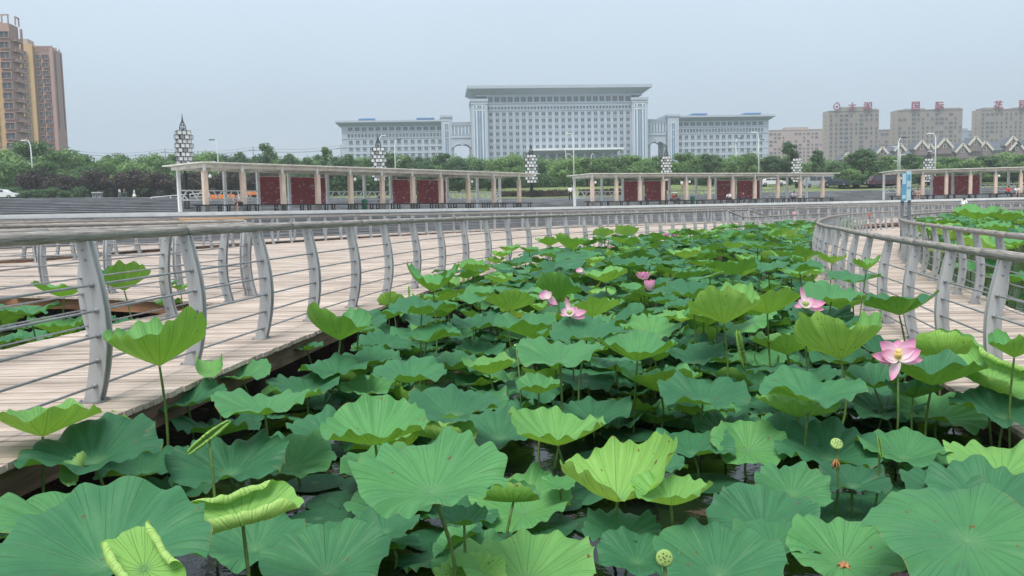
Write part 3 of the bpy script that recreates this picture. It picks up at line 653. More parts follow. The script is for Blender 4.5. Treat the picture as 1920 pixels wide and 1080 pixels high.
# ------------------------------------------------------------------ pavilions with benches and red panels
def pavilion(label, A, B, whites, pinks, panels, depth, pos):
    """A, B: front pillar line on the plan; whites / pinks / panels are photo columns turned into distances along the line"""
    A, B = Vector((*A, 0)), Vector((*B, 0)); d = (B - A).normalized(); nrm = Vector((-d.y, d.x, 0)); L = (B - A).length
    rz = math.atan2(d.y, d.x)
    t = thing('pavilion', label, 'pavilion', (A.x, A.y, ZP), rz, 'colonnade pavilions on the plaza')
    def along(u, off):                                 # where the sight line through column u meets the line shifted by off
        k = (ray(u, 395).x / ray(u, 395).y); o = A + nrm * off
        return (k * o.y - o.x) / (d.x - k * d.y)
    xs = [along(u, 0) for u in pinks]; ws = [along(u, depth) for u in whites]
    for x in xs:
        mb = MB(); mb.box((x, 0, 0.24), (0.38, 0.36, 0.48), M['stone']); mb.box((x, 0, 1.58), (0.32, 0.30, 2.20), M['pink']); mb.box((x, 0, 2.95), (0.15, 0.15, 0.54), M['white']); mb.box((x, 0, 2.70), (0.345, 0.325, 0.05), M['pink'])
        mb.build('pillar', t)
    for x in ws:
        mb = MB(); mb.box((x, depth, 1.56), (0.21, 0.20, 3.12), M['white']); mb.box((x, depth, 0.05), (0.36, 0.34, 0.10), M['stone']); mb.build('post', t)
    x0, x1 = min(xs[0], ws[0]) - 0.45, max(xs[-1], ws[-1]) + 0.6
    mb = MB(); mb.box(((x0 + x1) / 2, depth / 2, 3.32), (x1 - x0, depth + 1.1, 0.08), M['cream'])
    mb.box(((x0 + x1) / 2, -0.02, 3.245), (x1 - x0 - 0.7, 0.24, 0.06), M['cream']); rf = mb.build('roof', t)
    mb = MB(); mb.box(((x0 + x1) / 2, 0, 3.10), (x1 - x0 - 0.8, 0.14, 0.18), M['cream']); mb.box(((x0 + x1) / 2, depth, 3.115), (x1 - x0 - 0.8, 0.16, 0.20), M['cream']); mb.build('beam', t)
    mb = MB(); x = xs[0]
    for x in xs: mb = MB(); mb.box((x, depth / 2, 3.10), (0.15, depth - 0.2, 0.20), M['cream']); mb.build('rafter', t)
    for a, b in panels:
        xa, xb = along(a, depth), along(b, depth); mb = MB()
        mb.box(((xa + xb) / 2, depth, 1.62), (xb - xa, 0.05, 2.3), M['redpanel'])
        for z in (0.5, 2.74): mb.box(((xa + xb) / 2, depth, z), (xb - xa + 0.3, 0.06, 0.05), M['white'])
        mb.build('red_panel', t)
    pan = [(along(a, depth), along(b, depth)) for a, b in panels]
    for a, b in zip(ws, ws[1:]):
        if any(p[0] < (a + b) / 2 < p[1] or (p[0] > a - 0.2 and p[1] < b + 0.6) for p in pan): continue
        mb = MB(); w = b - a - 0.21; xa = a + 0.105
        for z in (0.95, 1.62): mb.box((xa + w / 2, depth, z), (w, 0.07, 0.10), M['white'])
        k = max(2, int(w / 0.75)); s = w / k
        for i in range(k):
            xm = xa + s * i
            if i % 2 == 0: mb.bar((xm + 0.05, depth, 0.98), (xm + s * 0.55, depth, 1.59), 0.09, 0.06, M['white']); mb.bar((xm + s * 0.25, depth, 1.3), (xm + s * 0.62, depth, 0.98), 0.09, 0.06, M['white'])
            else: mb.bar((xm + 0.02, depth, 1.59), (xm + s * 0.5, depth, 0.98), 0.09, 0.06, M['white']); mb.bar((xm + s * 0.85, depth, 1.59), (xm + s * 0.45, depth, 1.2), 0.09, 0.06, M['white'])
        mb.build('balustrade', t)
    for i, x in enumerate(xs):                          # small wall lights on some pillars
        if i % 4 == 0:
            mb = MB(); mb.tube([(x + 0.24, -0.26, 2.30), (x + 0.24, -0.26, 2.36), (x + 0.24, -0.26, 2.44), (x + 0.24, -0.26, 2.56)], [0.05, 0.12, 0.12, 0.04], M['white'], 8); mb.bar((x + 0.24, -0.26, 2.52), (x + 0.24, -0.20, 2.52), 0.03, 0.03, M['steelgrey']); mb.build('wall_lamp', t)
    # black benches between the pillars, along the front
    bl = xs[0] - 1.2; nb = 0; n = int((xs[-1] + 1.2 - bl) / 2.2)
    proto = None
    for i in range(n):
        x = bl + (i + 0.5) * (xs[-1] + 1.2 - bl) / n; w = A + d * x - nrm * 0.55
        lab = f'{ORD[i]} black bench from the left end of the {pos} pavilion'
        if i in (0, n - 1): lab = f'black bench at the {"left" if i == 0 else "right"} end of the {pos} pavilion'
        if proto is None:
            proto = thing('bench', lab, 'bench', (w.x, w.y, ZP), rz, f'black benches along the front of the {pos} pavilion')
            mb = MB()
            for k in range(3): mb.box((0, -0.14 + 0.14 * k, 0.47), (2.1, 0.11, 0.09), M['black'])
            mb.build('seat', proto)
            for sx in (-0.78, 0.78):
                mb = MB()
                for sy in (-0.15, 0.15): mb.box((sx, sy, 0.22), (0.085, 0.07, 0.42), M['black'])
                mb.box((sx, 0, 0.425), (0.06, 0.34, 0.03), M['black']); mb.box((sx, 0, 0.10), (0.04, 0.28, 0.03), M['black']); mb.build('leg', proto)
        else: dup(proto, (w.x, w.y, ZP), rz, lab)
    return t, A, d, nrm, along
pv1 = pavilion('nearest and longest white pavilion, left of centre, four red panels in its back row', (-20.2, 57), (1.0, 82),
    [338, 424, 486, 544, 616, 685, 734, 778, 840, 896, 938], [387, 458, 532.5, 597.5, 659, 718, 775, 828, 879, 927, 974], [(490, 529), (548, 611), (738, 774), (783, 836)], 4.2, 'nearest')
pv2 = pavilion('middle white pavilion right of centre, with four red panels and people on its benches', (8.2, 86), (36.0, 98.0),
    [1078, 1129, 1168, 1204.5, 1255.5, 1305, 1342, 1378, 1427, 1475.5, 1512], [1111, 1156, 1200, 1243.5, 1287, 1330, 1373.7, 1415, 1458, 1500, 1542], [(1170, 1198), (1209, 1250), (1344, 1373), (1382, 1424)], 4.2, 'middle')
pv3 = pavilion('rightmost white pavilion behind the blue sign, two red panels in its back row', (43.6, 95.0), (60.5, 93.2),
    [1656.5, 1706, 1745.5, 1785, 1837, 1889, 1930], [1684, 1729, 1773, 1818, 1865, 1912, 1955], [(1749, 1782), (1789, 1835)], 4.2, 'rightmost')

# ------------------------------------------------------------------ lantern towers: a black pole inside a stack of white cubes, a caged spire on top
def lantern_proto():
    t = thing('lantern_tower', 'x', 'lantern tower', (0, 0, 0), 0, 'cube lantern towers')
    mb = MB()
    for dx, dy in ((-.16, -.16), (.16, -.16), (.16, .16), (-.16, .16)): mb.box((dx, dy, 1.9), (0.12, 0.12, 3.8), M['black'])
    mb.box((0, 0, 0.1), (0.9, 0.9, 0.2), M['black']); mb.box((0, 0, 2.6), (0.4, 0.4, 0.05), M['black']); mb.box((0, 0, 1.3), (0.4, 0.4, 0.05), M['black'])
    mb.tube([(0, 0, 2), (0, 0, 8.2)], 0.12, M['black'], 8); mb.build('pole', t)
    s = 0.43; Z0 = 4.15; rows = 9
    for r in range(rows):
        z = Z0 + r * s + s / 2
        cells = [(-1.5, 0), (-.5, -.9), (.5, -.9), (1.5, 0), (.5, .9), (-.5, .9)] if r % 2 else [(-1, -.5), (0, -1.1), (1, -.5), (1, .5), (0, 1.1), (-1, .5)]
        cells = [(-1.55, -.3), (-.48, -.85), (.48, -.95), (1.55, -.3), (.9, .95), (-.9, .95)] if r % 2 else [(-1.02, -.7), (0, -.75), (1.02, -.7), (1.02, .7), (0, .9), (-1.02, .7)]
        mb = MB(); h = s * 0.485
        for i, (cx, cy) in enumerate(cells):
            x, y = cx * s, cy * s
            mat = M['lamp_grey'] if (i * 7 + r * 3) % 9 == 1 else M['lamp_white']
            mb.box((x, y, z), (s * 0.84, s * 0.84, s * 0.84), mat)
            for a in (-h, h):
                for b in (-h, h):
                    w = 0.03
                    mb.box((x + a, y + b, z), (w, w, s * 0.97), M['black']); mb.box((x + a, y, z + b), (w * .98, s * 0.97, w * .98), M['black']); mb.box((x, y + a, z + b), (s * 0.97, w * .96, w * .96), M['black'])
        mb.build('lantern_ring', t)
    zt = Z0 + rows * s; mb = MB()
    for k in range(8):
        a = 2 * PI * k / 8; mb.tube([(math.cos(a) * r, math.sin(a) * r, zt + z) for r, z in ((0.34, 0), (0.32, 0.3), (0.24, 0.62), (0.10, 0.92), (0.04, 1.05))], 0.022, M['black'], 5)
    for r, z in ((0.34, 0.03), (0.325, 0.25), (0.26, 0.55), (0.12, 0.88)):
        mb.tube([(math.cos(2 * PI * k / 12) * r, math.sin(2 * PI * k / 12) * r, zt + z) for k in range(13)], 0.018, M['black'], 5, cap=False)
    mb.tube([(0, 0, zt + 0.9), (0, 0, zt + 1.1), (0, 0, zt + 1.75)], [0.10, 0.075, 0.012], M['black'], 8); mb.build('spire', t)
    return t
LT = lantern_proto(); HT = 4.15 + 9 * .43 + 1.75
LTS = [(341, 212, 37, 'tallest cube lantern tower, rising behind the left end of the nearest pavilion'), (708, 248, 29, 'cube lantern tower in front of the left office wing'),
       (995, 266, 24.5, 'cube lantern tower standing in the gap between the nearest and middle pavilions'), (1249, 272, 21.5, 'cube lantern tower under the right arch, behind the middle pavilion'),
       (1494, 277, 20.5, 'cube lantern tower behind the right end of the middle pavilion'), (1742, 277, 20.5, 'cube lantern tower behind the rightmost pavilion, in front of the gabled houses')]
LTP = []
for i, (u, vt, w, lab) in enumerate(LTS):
    sc = 1.0; D = 1.82 * F / w * (1.0 if i else 1.10)
    top = atd(u, vt, D); s = 1.0; z = top.z - HT; rz = -math.atan2(top.x, top.y) + (0.25 if i == 0 else 0.1)
    if i == 0: LT.location = (top.x, top.y, z); LT.rotation_euler = (0, 0, rz); LT['label'] = lab
    else: dup(LT, (top.x, top.y, z), rz, lab)
    LTP.append((lab, u, (vt + 372) / 2))

# ------------------------------------------------------------------ street lamps
def street_lamp(u, vt, D, z0, lab, dark, left=False, arm=1.0):
    p = atd(u, vt, D); h = p.z - z0; t = thing('street_lamp', lab, 'street lamp', (p.x, p.y, z0), 0, 'street lamps among the trees'); sg = -1 if left else 1
    mb = MB(); mb.tube([(-sg * 0.55 * arm, 0, 0), (-sg * 0.55 * arm, 0, h * 0.8), (-sg * 0.5 * arm, 0, h * 0.92), (-sg * 0.25 * arm, 0, h * 0.985), (0, 0, h)], [0.14, 0.10, 0.07, 0.06, 0.05], M['white'], 8); mb.build('pole', t)
    mb = MB(); mb.box((sg * 0.35, 0, h), (1.0, 0.34, 0.13), M['black'] if dark else M['white']); mb.box((sg * 0.35, 0, h - 0.08), (0.8, 0.26, 0.05), M['lamp_white']); mb.build('lamp_head', t)
    mb = MB(); mb.tube([(-sg * 0.55 * arm, 0.0, h * 0.55), (sg * 0.1, 0, h * 0.62)], 0.035, M['white'], 6); mb.box((sg * 0.3, 0, h * 0.62), (0.55, 0.25, 0.1), M['white']); mb.build('lower_arm', t)
for a in [(401, 262, 150, 5.4, 'street lamp with dark head above the trees, between the two leftmost lantern towers', True, True), (745, 261, 160, 5.4, 'street lamp with dark head in front of the left office wing', True),
          (716, 254, 165, 5.4, 'white street lamp half hidden by the second lantern tower', False), (1056, 279, 170, 5.6, 'short white street lamp in front of the office entrance canopy', False, True), (1069, 250, 150, 5.6, 'tall white street lamp before the central office block', False, True),
          (1113, 287, 180, 5.6, 'small dark-headed street lamp right of the tall one before the central block', True), (1376, 274, 160, 5.5, 'white street lamp in front of the right office wing', False, True), (1384, 259, 190, 5.5, 'dark-headed street lamp in front of the right office wing', True),
          (1417, 248, 150, 5.5, 'tall white street lamp near the right end of the right office wing', False, True), (1426, 262, 190, 5.5, 'dark-headed street lamp at the right end of the right office wing', True),
          (1691, 258, 140, 5.0, 'street lamp between the grey-brown apartment towers, rising behind the blue sign', True), (1748, 250, 130, 5.0, 'tall white street lamp next to the lantern tower before the gabled houses', False, True),
          (1682, 275, 150, 5.0, 'short white street lamp left of the blue sign', False, True), (50, 263, 130, 5.2, 'white street lamp at the foot of the ochre apartment tower', False, True), (70, 281, 150, 5.2, 'low white street lamp in the trees by the ochre tower', False, True)]:
    street_lamp(*a)
def garden_lamp(u, v, D, z0, lab):
    p = atd(u, v, D); h = p.z - z0; t = thing('garden_lamp', lab, 'garden lamp', (p.x, p.y, z0), 0)
    mb = MB(); mb.tube([(0, 0, 0), (0, 0, h)], 0.06, M['black'], 8); mb.build('pole', t); mb = MB(); mb.tube([(0, 0, h - 0.1), (0, 0, h), (0, 0, h + 0.1)], [0.2, 0.6, 0.65], M['steelgrey'], 12); mb.build('lamp_head', t)
garden_lamp(1888, 307, 125, 4.9, 'dark flat-topped garden lamp among trees above the rightmost pavilion')

# ------------------------------------------------------------------ buildings
def windows(parent, rects, front, depth, glass='glass', frame='facade', fw=0.18, cap=100, name='window', sill=True):
    """rects (x0, x1, z0, z1) on the plane y = front; the first `cap` are parts of their own, the rest one part"""
    rest = MB()
    for i, (a, b, z0, z1) in enumerate(rects):
        mb = MB() if i < cap else rest
        mb.box(((a + b) / 2, front - 0.02, (z0 + z1) / 2), (b - a, 0.06, z1 - z0), M[glass])
        g = M[frame]
        mb.box(((a + b) / 2, front - depth / 2, z1 + fw / 2), (b - a + 2 * fw, depth, fw), g)
        if sill: mb.box(((a + b) / 2, front - depth * 0.6, z0 - fw / 2), (b - a + 2 * fw, depth * 1.2, fw), g)
        for x in (a - fw / 2, b + fw / 2): mb.box((x, front - depth / 2, (z0 + z1) / 2), (fw, depth, z1 - z0), g)
        if b - a > 1.2: mb.box(((a + b) / 2, front - 0.08, (z0 + z1) / 2), (0.12, 0.07, z1 - z0), g)
        if i < cap: mb.build(name, parent)
    if rest.v:
        o = rest.build(name, parent); o['kind'] = 'stuff'
ZG = 6.4
def eaves(t, x0, x1, zb, zt, over, dep, name='roof'):
    """wide flat roof whose soffit slopes inward, like an upturned tray"""
    mb = MB(); h = (zt - zb)
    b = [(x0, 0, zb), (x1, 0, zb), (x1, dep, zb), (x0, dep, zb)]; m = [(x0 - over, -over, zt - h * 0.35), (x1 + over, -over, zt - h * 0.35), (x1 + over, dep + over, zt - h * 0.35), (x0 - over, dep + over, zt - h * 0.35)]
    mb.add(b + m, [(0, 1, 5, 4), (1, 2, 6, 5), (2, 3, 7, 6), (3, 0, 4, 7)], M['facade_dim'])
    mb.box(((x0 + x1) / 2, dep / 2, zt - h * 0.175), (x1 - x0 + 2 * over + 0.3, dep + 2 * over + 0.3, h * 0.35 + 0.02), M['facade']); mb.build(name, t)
RZB = math.radians(5)
C0 = atd(912, 382, 480); HB = lambda dv: dv * 480 / F                # height above the eye of dv pixels there
def place(u, D): p = atd(u, 390, D); return p.x, p.y
# central block. local x along the facade, z from the ground ZG
cx, cy = place(918, 478)
blk = thing('office_block', 'very wide pale grey central office block with overhanging flat roof and many square windows', 'office building', (cx, cy, ZG), RZB)
PX = 478 / F                                                          # metres per photo pixel there
zof = lambda v: EYE + (399 - v) * PX - ZG                             # photo row to local height
W = 269 * PX * 1.004
mb = MB(); mb.box((W / 2, 12, zof(183) / 2), (W, 24, zof(183)), M['facade'])
for r in range(13):
    z = zof(208.6 + 12.06 * r - 2.8) if r else zof(198)
    mb.box((W / 2, -0.12, z - 1.2), (W, 0.26, 0.35), M['facade'])
mb.box((W / 2, -0.2, zof(196)), (W, 0.4, 0.5), M['facade']); mb.box((W / 2, -0.2, zof(209.5)), (W, 0.4, 0.4), M['facade'])
NC = 22; px = W / NC
for c in range(NC + 1): mb.box((c * px, -0.09, zof(212) / 2), (0.5, 0.2, zof(212)), M['facade'])
mb.build('wall', blk)
rects = [(px * (c + .5) - 1.3, px * (c + .5) + 1.3, zof(194.2), zof(184.8)) for c in range(NC)]
for c in range(NC):
    for k in (-.25, .25): rects.append((px * (c + .5 + k) - 0.55, px * (c + .5 + k) + 0.55, zof(207.3), zof(201.5)))
for r in range(11):
    for c in range(NC): rects.append((px * (c + .5) - 0.98, px * (c + .5) + 0.98, zof(219.2 + 12.06 * r), zof(212.9 + 12.06 * r)))
windows(blk, rects, 0, 0.22, frame='facade', fw=0.25)
eaves(blk, -6.5, W + 6.5, zof(181), zof(165.5), 4.5, 24)
mb = MB(); mb.box((W / 2, 12, zof(181.5)), (W + 13, 24.4, 1.0), M['facade']); mb.build('parapet', blk)
for sx in (-1, 1):                                                    # end piers with blue glass strips
    x0 = -9.0 if sx < 0 else W; xm = x0 + 4.5
    mb = MB(); mb.box((xm, 7.5, zof(190) / 2), (9.0, 20, zof(190)), M['facade']); mb.box((xm, 7.5, zof(191)), (10.0, 21, 1.5), M['facade']); mb.box((xm, 7.5, zof(197)), (9.6, 20.6, 0.8), M['facade'])
    p = mb.build('end_pier', blk)
    windows(p, [(xm - 2.9, xm - 2.0, 2, zof(210)), (xm - 1.3, xm + 1.3, 2, zof(210)), (xm + 2.0, xm + 2.9, 2, zof(210)), (xm - 2.9, xm - 2.0, zof(206.5), zof(200.5)), (xm - 1.3, xm + 1.3, zof(206.5), zof(200.5)), (xm + 2.0, xm + 2.9, zof(206.5), zof(200.5))], -2.5, 0.25, 'glass_blue', 'white', 0.3, sill=False)
mb = MB(); xa, xb = (1003 - 915) * PX, (1140 - 915) * PX
b = [(xa, -14, zof(293)), (xb, -14, zof(293)), (xb, 0, zof(293)), (xa, 0, zof(293))]; m_ = [(xa - 5, -18, zof(288)), (xb + 5, -18, zof(288)), (xb + 5, 0.01, zof(288)), (xa - 5, 0.01, zof(288))]
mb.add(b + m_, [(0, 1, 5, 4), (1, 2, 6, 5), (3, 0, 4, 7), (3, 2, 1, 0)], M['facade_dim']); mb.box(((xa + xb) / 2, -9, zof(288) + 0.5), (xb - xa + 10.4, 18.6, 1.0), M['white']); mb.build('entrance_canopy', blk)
mb = MB()
for i in range(9): mb.box((xa + (xb - xa) * i / 8, -12.5, zof(293) / 2), (1.3, 1.3, zof(293) - 0.02), M['facade'])
mb.build('portico_column', blk)
# wings
def wing(u0, u1, uin0, uin1, vroof, vin, D, lab, ncol, rz, inner):
    k = D / F; x, y = place(u0, D); t = thing('office_wing', lab, 'office building', (x, y, ZG), rz, None)
    vh = V0 - 0.022 * ((u0 + u1) / 2 - 960); zo = lambda v: EYE + (vh - v) * k - ZG
    L = (u1 - u0) * k; mb = MB(); mb.box((L / 2, 10, zo(vroof + 9) / 2), (L, 20, zo(vroof + 9)), M['facade'])
    mb.box((L / 2, -0.15, zo(vroof + 20)), (L, 0.3, 0.4), M['facade']); mb.box((L / 2, -0.15, zo(vroof + 32)), (L, 0.3, 0.4), M['facade'])
    for r in range(7): mb.box((L / 2, -0.1, zo(vroof + 47.8 + 12.1 * r)), (L, 0.2, 0.3), M['facade'])
    mb.build('wall', t)
    end = 3.0; px = (L - end) / ncol; xs = [(end if inner > 0 else 0) + px * (c + .5) for c in range(ncol)]
    rc = [(q - 1.25, q + 1.25, zo(vroof + 18.2), zo(vroof + 11.6)) for q in xs] + [(q + s_ * px - 0.6, q + s_ * px + 0.6, zo(vroof + 30.2), zo(vroof + 23.6)) for q in xs for s_ in (-.25, .25)]
    rc += [(q - 1.0, q + 1.0, zo(vroof + 41.8 + 12.1 * r), zo(vroof + 35.6 + 12.1 * r)) for r in range(7) for q in xs]
    windows(t, rc, 0, 0.22, frame='facade', fw=0.22)
    eaves(t, 0, L, zo(vroof + 9.5), zo(vroof), 3.0, 20)
    wi = (uin1 - uin0) * k; xi = (uin0 - u0) * k + wi / 2
    mb = MB(); mb.box((xi, 8, zo(vin) / 2), (wi, 22, zo(vin)), M['facade']); mb.box((xi, 8, zo(vin + 1)), (wi + 1, 23, 1.2), M['facade']); p = mb.build('stair_tower', t)
    windows(p, [(xi - 1.1, xi + 1.1, z0, z1) for z0, z1 in ((2, zo(vin + 41)), (zo(vin + 39.5), zo(vin + 28)), (zo(vin + 26.5), zo(vin + 15)))], -3, 0.25, 'glass_blue', 'white', 0.25, sill=False)
    for a, b in ((0.17, 0.33), (0.74, 0.92)):
        mb = MB(); mb.box((L * (a + b) / 2, 4, zo(vroof) + 1.1), (L * (b - a), 8, 0.7), M['solar'])
        for q in (a + 0.01, b - 0.01): mb.box((L * q, 4, zo(vroof) + 0.4), (0.3, 7, 0.8), M['steelgrey'])
        mb.build('roof_panel', t)
wing(646, 833, 830, 850, 228.5, 222, 484, 'left wing of the pale office complex, beyond the left arch', 14, RZB, 1)
wing(1270, 1445, 1250, 1271, 219, 217.5, 494, 'right wing of the pale office complex, beyond the right arch', 14, RZB, -1)
def skybridge(u0, u1, D, vt, rz, lab):
    k = D / F; x, y = place(u0, D); t = thing('skybridge', lab, 'bridge building', (x, y, ZG), rz, None)
    vh = V0 - 0.022 * ((u0 + u1) / 2 - 960); zo = lambda v: EYE + (vh - v) * k - ZG; L = (u1 - u0) * k
    mb = MB(); za, zb = zo(vt + 32), zo(vt); n = 12; dep = 12
    # spandrel with a flat segmental arch cut out below
    top = [(L * i / n, zb) for i in range(n + 1)]; ar = []
    for i in range(n + 1):
        q = i / n; e = abs(q - 0.5) * 2; ar.append((L * q, zo(vt + 41) - (0 if e < 0.45 else (e - 0.45) / 0.55 * 8 * k)))
    for y_, fl in ((0, False), (dep, True)):
        vs = [(a, y_, b) for a, b in top] + [(a, y_, b) for a, b in ar]
        fs = [(n + 1 + i, n + 2 + i, i + 1, i) for i in range(n)]
        mb.add(vs, [f[::-1] for f in fs] if fl else fs, M['facade'])
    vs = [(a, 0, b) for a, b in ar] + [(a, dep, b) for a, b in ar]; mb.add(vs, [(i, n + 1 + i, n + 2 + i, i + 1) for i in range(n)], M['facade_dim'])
    mb.add([(0, 0, zb), (L, 0, zb), (L, dep, zb), (0, dep, zb)], [(0, 1, 2, 3)], M['facade'])
    mb.box((L / 2, -0.2, zo(vt + 29)), (L, 0.4, 0.5), M['facade']); mb.box((L / 2, -0.3, zo(vt + 6)), (L, 0.6, 0.5), M['facade'])
    for i in range(11): mb.box((L * (i + .5) / 11, -0.15, zo(vt + 2.6)), (0.55, 0.5, 1.1), M['facade_dim'])
    for x_ in (0.7, L - 0.7): mb.box((x_, dep / 2, zo(vt + 46) / 2), (1.4, dep, zo(vt + 46)), M['facade_dim'])
    mb.tube([(a, -0.25, b - 0.1) for a, b in ar], 0.5, M['facade_dim'], 6); mb.box((L / 2, -0.5, zo(vt + 40.5)), (1.6, 1.0, 2.0), M['facade'])
    mb.build('wall', t)
    nw = 6; windows(t, [(L * (i + .5) / nw - L / nw * .34, L * (i + .5) / nw + L / nw * .34, zo(vt + 24), zo(vt + 8.5)) for i in range(nw)], -0.01, 0.3, 'glass_blue', 'white', 0.28, sill=False)
skybridge(850, 889, 486, 231, RZB, 'glazed skybridge over the left arch of the office complex')
skybridge(1216, 1250, 492, 226, RZB, 'glazed skybridge over the right arch of the office complex')

# apartment towers at the left
def strip_tower(lab, u0, D, z0, specs, ztop, extras, rz):
    x, y = place(u0, D); t = thing('apartment_tower', lab, 'apartment tower', (x, y, z0), rz, 'ochre and mauve apartment towers')
    for (x0, x1, yf, mat, zt, dp) in specs:
        mb = MB(); mb.box(((x0 + x1) / 2, yf + dp / 2, zt / 2), (x1 - x0, dp, zt), M[mat]); mb.build('wall_bay', t)
    extras(t)
    return t
def ex1(t):                                            # nearer tower: 2.72 m storeys
    H = 53.6; r = []
    for i in range(18):
        z = H - 5.5 - i * 2.72; r.append((1.75, 4.15, z - 0.85, z + 0.8))
    windows(t, r, -1.2, 0.30, 'glass', 'mauve', 0.16)
    windows(t, [(-2.6, -0.5, z0 - .2, z1 - .2) for _, _, z0, z1 in r[2:]], -0.2, 0.25, 'glass', 'mauve', 0.15)
    windows(t, [(-11.0, -8.5, z0 - .2, z1 - .2) for _, _, z0, z1 in r[2:]], -0.2, 0.25, 'glass', 'mauve', 0.15)
    for i in range(18):                                # open balconies on the side
        mb = MB(); z = H - 6.9 - i * 2.72; mb.box((4.9, 1.8, z), (1.0, 4.2, 0.28), M['mauve']); mb.box((5.3, 1.8, z + 0.5), (0.12, 4.2, 0.8), M['mauve']); mb.build('balcony', t)
    mb = MB(); mb.box((5.2, 3.9, (H - 3) / 2), (0.5, 0.5, H - 3), M['mauve']); mb.build('corner_pier', t)
    mb = MB()
    for x, y in ((2.4, -.6), (4.0, -.6), (4.7, 2.0), (4.7, 4.0)): mb.box((x, y, H - 1.2), (0.3, 0.3, 2.2), M['mauve'])
    mb.box((3.2, -.6, H - 0.1), (2.0, 0.35, 0.3), M['mauve']); mb.box((4.7, 3.0, H - 0.1), (0.35, 2.3, 0.3), M['mauve'])
    mb.box((-5, 2.5, H - 0.9), (7.5, 4, 0.4), M['brownred']); mb.box((-5, 2.5, H - 1.6), (5, 3, 1.3), M['brownred']); mb.build('roof_frame', t)
def ex2(t):                                            # second tower
    H = 59.4; r = []
    for i in range(19):
        z = H - 5.2 - i * 2.72; r.append((0.6, 2.6, z - 0.8, z + 0.75))
    windows(t, r, -0.5, 0.3, 'glass', 'mauve', 0.13)
    windows(t, [(4.9, 6.1, z0 - .8, z1 - .8) for _, _, z0, z1 in r], 1.2, 0.3, 'glass', 'mauve', 0.13)
    windows(t, [(7.0, 9.0, z0 - .8, z1 - .8) for _, _, z0, z1 in r], 0.9, 0.3, 'glass', 'mauve', 0.13)
    mb = MB(); mb.box((0.6, 3, H - 0.9), (4.6, 5, 1.8), M['beige'])
    for i in range(6): mb.box((5.2 + i * 0.9, 2.5, H - 2.4), (0.22, 4, 0.28), M['mauve'])
    mb.box((7.3, 0.5, H - 2.5), (5.4, 0.3, 0.3), M['mauve']); mb.box((7.3, 4.4, H - 2.5), (5.4, 0.3, 0.3), M['mauve'])
    for x, y in ((10.3, 1.0), (10.3, 4.5), (10.3, 7.3)): mb.box((x, y, H - 3.2), (0.35, 0.35, 2.2), M['mauve'])
    for y in (2.0, 7.0): mb.box((10.78, y, H - 17), (0.25, 0.3, 26), M['brownred'])
    mb.build('roof_frame', t)
strip_tower('ochre apartment tower cut off by the left edge, taller and nearer of the two', 14, 235, 4.5, [(-14, 1.6, 0, 'ochre', 51.8, 5), (1.6, 4.3, -1.0, 'mauve', 51.2, 5.2)], 56, ex1, 0.10)
strip_tower('ochre and pinkish apartment tower standing right of the taller one', 56, 292, 4.5, [(-1.2, 4.4, 0, 'ochre', 57.6, 8), (4.4, 6.5, 1.6, 'mauve', 56.2, 6), (6.5, 9.5, 1.3, 'mauve', 56.4, 6), (9.5, 10.7, 0.4, 'mauve', 56.2, 8)], 55, ex2, 0.12)

# grey-brown towers at the right with roof letters
def slab_tower(lab, u0, u1, vt, D, side, crown, z0=6.4, mat='grey_tower', pitch=2.77, grp=None, cols=None, rows=14, cap=100, seed=1):
    k = D / F; x, y = place(u0, D); t = thing('apartment_tower', lab, 'apartment tower', (x, y, z0), 0, grp); um = (u0 + u1) / 2
    vh = V0 - 0.022 * (um - 960); H = EYE + (vh - vt) * k - z0; L = (u1 - u0) * k; s = side * k
    dp = 10.5 if side else 6; mb = MB(); mb.box((s + (L - s) / 2, dp / 2, H / 2), (L - s, dp, H), M[mat])
    if side: mb.box((s - .06, dp / 2, H / 2 - .2), (.1, dp - .4, H - .4), M['beige'])
    for a, b, h in crown: mb.box(((a + b) / 2 * k, dp * .5, H + h * k / 2), ((b - a) * k, dp * .96, h * k), M[mat])
    mb.box((s + (L - s) / 2, -0.15, H - 0.3), (L - s, 0.3, 0.6), M[mat]); mb.build('wall', t)
    rs = random.Random(seed); cols = cols or int((L - s) / 2.9); px = (L - s) / cols; rc = []; kinds = [rs.choice((0.55, 0.55, 0.95, 1.15)) for _ in range(cols)]
    for r in range(rows):
        for c in range(cols):
            w = kinds[c]; z = H - 3.3 - r * pitch
            if rs.random() < (0.35 if r < 3 else 0.1): continue
            rc.append((s + px * (c + .5) - w, s + px * (c + .5) + w, z - 0.7, z + 0.7))
    windows(t, rc, 0, 0.16, 'glass', mat, 0.12, cap)
    if side:
        for r in range(rows): m2 = MB(); m2.box((s - .12, dp * .5, H - 3.4 - r * pitch), (.12, .8, 1.2), M['glass']); m2.build('side_window', t)
    return t, x, y, H + z0, k
sl = [slab_tower('grey-brown apartment tower with the ring emblem and first two roof characters', 1540, 1645, 210, 540, 12, [(36, 88, 6), (84, 102, 2)], grp='grey-brown apartment towers', seed=3),
      slab_tower('wide grey-brown apartment tower, second of three, carrying the middle two roof characters', 1665, 1800, 208.5, 545, 15, [(28, 66, 2), (88, 132, 2)], grp='grey-brown apartment towers', seed=5),
      slab_tower('grey-brown apartment tower cut off by the right edge, carrying the last roof characters', 1816, 1965, 207, 548, 18, [(25, 60, 3), (80, 140, 2)], grp='grey-brown apartment towers', seed=8)]
slab_tower('low faded pink apartment block between the office wing and the grey-brown towers', 1441, 1541, 245, 640, 0, [(30, 72, 4)], mat='pinkwall', rows=10, seed=9, cap=60)
slab_tower('narrow low block seen in the gap between the first two grey-brown towers', 1640, 1672, 245, 620, 0, [], mat='grey_tower', rows=8, seed=11, cap=40)
